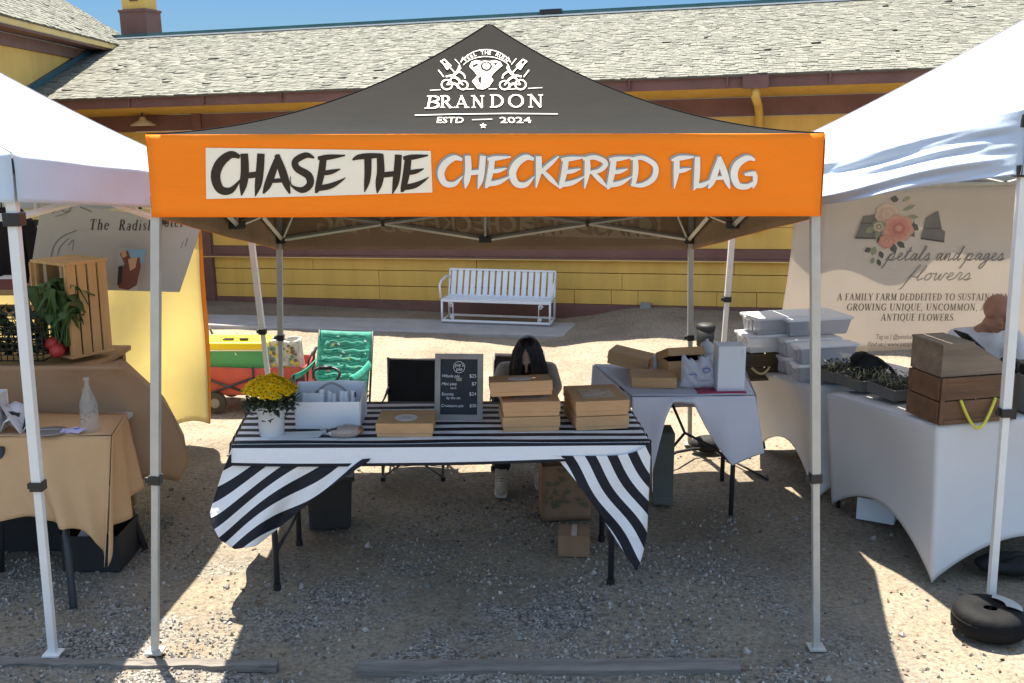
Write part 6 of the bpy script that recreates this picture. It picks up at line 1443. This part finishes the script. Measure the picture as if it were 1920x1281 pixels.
m.mat(M('banner_pale_ink', (.34, .31, .285), .8)); write_font(m, SCRIPT, 'flowers', bp_, 1700, 525, 26, width=118, shear=.35, gap=0, wid=1.9)
m.mat(M('banner_brown_ink', (.20, .17, .145), .8))
write_font(m, SERIF, 'A FAMILY FARM DEDDEITED TO SUSTAINABLY', bp_, 1568, 563, 13, width=322, shear=.15)
write_font(m, SERIF, 'GROWING UNIQUE, UNCOMMON, AND', bp_, 1586, 582, 13, width=284, shear=.15); write_font(m, SERIF, 'ANTIQUE FLOWERS.', bp_, 1650, 601, 13, width=140, shear=.15)
m.text('Tag us | @petalsandpages.flowers', bp_, 1642, 635, 9, width=126, flip=True, shear=.3); m.text('Find us | www.petalsandpages', bp_, 1626, 649, 9, width=120, flip=True, shear=.3)
m.build('lettering', bnr)
m = MB(M('book_grey', (.20, .185, .17), .8))
m.poly([(1602, 446), (1618, 405), (1640, 402), (1655, 425), (1650, 447)], bp_); m.poly([(1725, 446), (1735, 408), (1758, 395), (1765, 430), (1771, 434), (1769, 453)], bp_); m.poly([(1700, 440), (1713, 412), (1714, 445)], bp_)
m.mat(M('book_dark', (.075, .07, .065), .8)); m.stroke([(1602, 446, 2.5), (1650, 447, 2.5)], bp_, .0006); m.stroke([(1725, 447, 2.5), (1769, 453, 3)], bp_, .0006); m.stroke([(1612, 418, 1.5), (1648, 419, 1.5)], bp_, .0006); m.stroke([(1733, 428, 1.5), (1762, 428, 1.5)], bp_, .0006)
def flower(cx, cy, r, cols, lift, n=7):
    for ring, k in enumerate((1, .72, .45, .22)):
        m.mat(cols[ring % len(cols)]); N2_ = 28
        m.poly([(cx + r * k * (1 + .10 * sin(n * a + ring)) * cos(a), cy + r * k * .9 * (1 + .10 * cos(n * a + 2 * ring)) * sin(a)) for a in [2 * pi * i / N2_ for i in range(N2_)]], bp_, lift + .0004 * ring)
pk = [M('ink_blush', (.62, .34, .26), .8), M('ink_coral', (.60, .27, .21), .8), M('ink_rose', (.52, .20, .17), .8)]; cmn = [M('ink_cream', (.62, .49, .36), .8), M('ink_peach', (.58, .42, .32), .8)]; gn = M('ink_sage', (.30, .32, .22), .8); gd = M('ink_leaf', (.13, .13, .11), .8)
def lf(cx, cy, a, l, w_, mat, lift):
    m.mat(mat); m.poly([(cx + l * u * cos(a) - w_ * s_ * sin(pi * u) * sin(a), cy + l * u * sin(a) + w_ * s_ * sin(pi * u) * cos(a)) for u, s_ in ((0, 1), (.3, 1), (.6, 1), (1, 1), (.6, -1), (.3, -1))], bp_, lift)
for cx, cy, a, l, w_, mt_ in ((1675, 380, -1.4, 14, 8, gd), (1640, 425, 2.6, 22, 6, gn), (1645, 430, 1.6, 24, 6, gn), (1655, 440, 2.2, 20, 5, gd), (1690, 395, -.4, 28, 4, gn), (1700, 405, .1, 22, 4, gn), (1700, 385, -.9, 18, 4, cmn[0]), (1690, 378, -.6, 18, 4, gn), (1670, 455, 1.2, 22, 7, gd), (1680, 452, .7, 20, 6, gd), (1640, 462, 1.9, 18, 6, gn), (1632, 465, 2.6, 14, 5, gd), (1648, 470, 1.2, 16, 5, gd), (1637, 482, 1.9, 14, 4, gn), (1645, 485, 1.3, 15, 4, gd), (1705, 420, .6, 20, 7, gd)): lf(cx, cy, a, l, w_, mt_, .0008)
flower(1662, 402, 22, cmn, .002); flower(1646, 425, 13, [gn, cmn[0]], .004); flower(1683, 428, 28, pk, .006); flower(1660, 452, 15, [pk[1], pk[0]], .008)
m.build('emblem', bnr)

# ---- the bald man
skd = M('skin_brown', (.34, .175, .115), .5, .08, 20)
ho = AY(1870, 588, 7.45); o = Vector((ho.x + .02, 7.55, 0))
t = thing('person', 'bald man in a pale grey T-shirt looking down behind the wooden crates', 'person', o)
def S(*p): return (p[0] - o.x, p[1] - o.y, p[2], *p[3:])
ex = MB(); P = head(ex, Vector(S(ho.x, ho.y, ho.z)), (R(26), R(4), R(38)), 1.12)
X = ho.x; shz = AY(1800, 630, 7.55).z
stub = M('dark_stubble', (.085, .045, .032), .8, .3, 90); face_bits(P, t, stub)
pts = [S(X + .02, 7.80, .36, .15, .12), S(X + .02, 7.75, .50, .15, .11), S(X + .0, 7.65, shz - .06, .17, .10), S(X, 7.57, shz + .05, .062, .062), S(X, 7.51, shz + .13, .055, .055),
       S(X - .20, 7.62, shz - .03, .062, .062), S(X - .25, 7.52, shz - .26, .044, .044), S(X - .12, 7.30, shz - .33, .028, .028),
       S(X + .20, 7.62, shz - .03, .062, .062), S(X + .27, 7.50, shz - .26, .044, .044), S(X + .14, 7.28, shz - .33, .028, .028),
       S(X - .10, 7.76, .36, .09, .09), S(X - .16, 7.34, .38, .065, .065), S(X - .17, 7.30, .09, .045, .045), S(X - .17, 7.20, .035, .04, .03),
       S(X + .14, 7.76, .36, .09, .09), S(X + .20, 7.34, .38, .065, .065), S(X + .21, 7.30, .09, .045, .045), S(X + .21, 7.20, .035, .04, .03)]
eg = [(0, 1), (1, 2), (2, 3), (3, 4), (2, 5), (5, 6), (6, 7), (2, 8), (8, 9), (9, 10), (0, 11), (11, 12), (12, 13), (13, 14), (0, 15), (15, 16), (16, 17), (17, 18)]
hand(ex, Vector(pts[7][:3]), (.4, -.85, -.1), (0, 0, -1), 1, 1.0); hand(ex, Vector(pts[10][:3]), (-.4, -.85, -.1), (0, 0, -1), -1, 1.0)
skin('body', pts, eg, skd, t, extra=ex, vox=.008, smooth=3)
g1 = [(p[0], p[1], p[2], p[3] + .014, p[4] + .014) for p in pts]; tee = M('grey_tee', (.56, .57, .62), .9, .05, 8, .4, 12)
skin('tee_shirt', [g1[0], g1[1], g1[2], (g1[3][0], g1[3][1] + .01, g1[3][2] - .055, .085, .08), g1[5], (*[lerp(a, b, .75) for a, b in zip(g1[5][:3], g1[6][:3])], .066, .066), g1[8], (*[lerp(a, b, .75) for a, b in zip(g1[8][:3], g1[9][:3])], .066, .066)], [(0, 1), (1, 2), (2, 3), (2, 4), (4, 5), (2, 6), (6, 7)], tee, t, vox=.009, smooth=3)
skin('trousers', [(*g1[0][:3], .165, .135), g1[11], g1[12], (*g1[13][:3], .06, .06), g1[15], g1[16], (*g1[17][:3], .06, .06)], [(0, 1), (1, 2), (2, 3), (0, 4), (4, 5), (5, 6)], dk, t, vox=.009, smooth=3)
for k in (14, 18):
    a = Vector(pts[k][:3]); m = MB(M('dark_shoe', (.03, .028, .026), .6)); m.tube([a + Vector((0, .12, .03)), a + Vector((0, .08, .01)), a, a + Vector((0, -.09, -.005)), a + Vector((0, -.14, -.01))], .05, 12, taper=lambda q: (.7, 1, 1, .85, .45)[min(4, int(q * 4.01))]); m.build('shoe', t)
t = thing('folding_stool', 'low folding stool under the bald man behind the white tables', 'stool', Vector((X + .02, 7.80, 0)))
m = MB(M('black_nylon', ())); m.grid(lambda u, v: Vector((lerp(-.2, .2, u), lerp(-.18, .18, v), .24 - .03 * sin(pi * u))), 10, 8); m.build('seat', t, solid=.008)
for s_ in (-1, 1): m = MB(dark_steel); m.tube([(-.2, s_ * .17, 0), (.2, s_ * .17, .24)], .01); m.tube([(.2, s_ * .19, 0), (-.2, s_ * .19, .24)], .01); m.build('leg_frame', t)
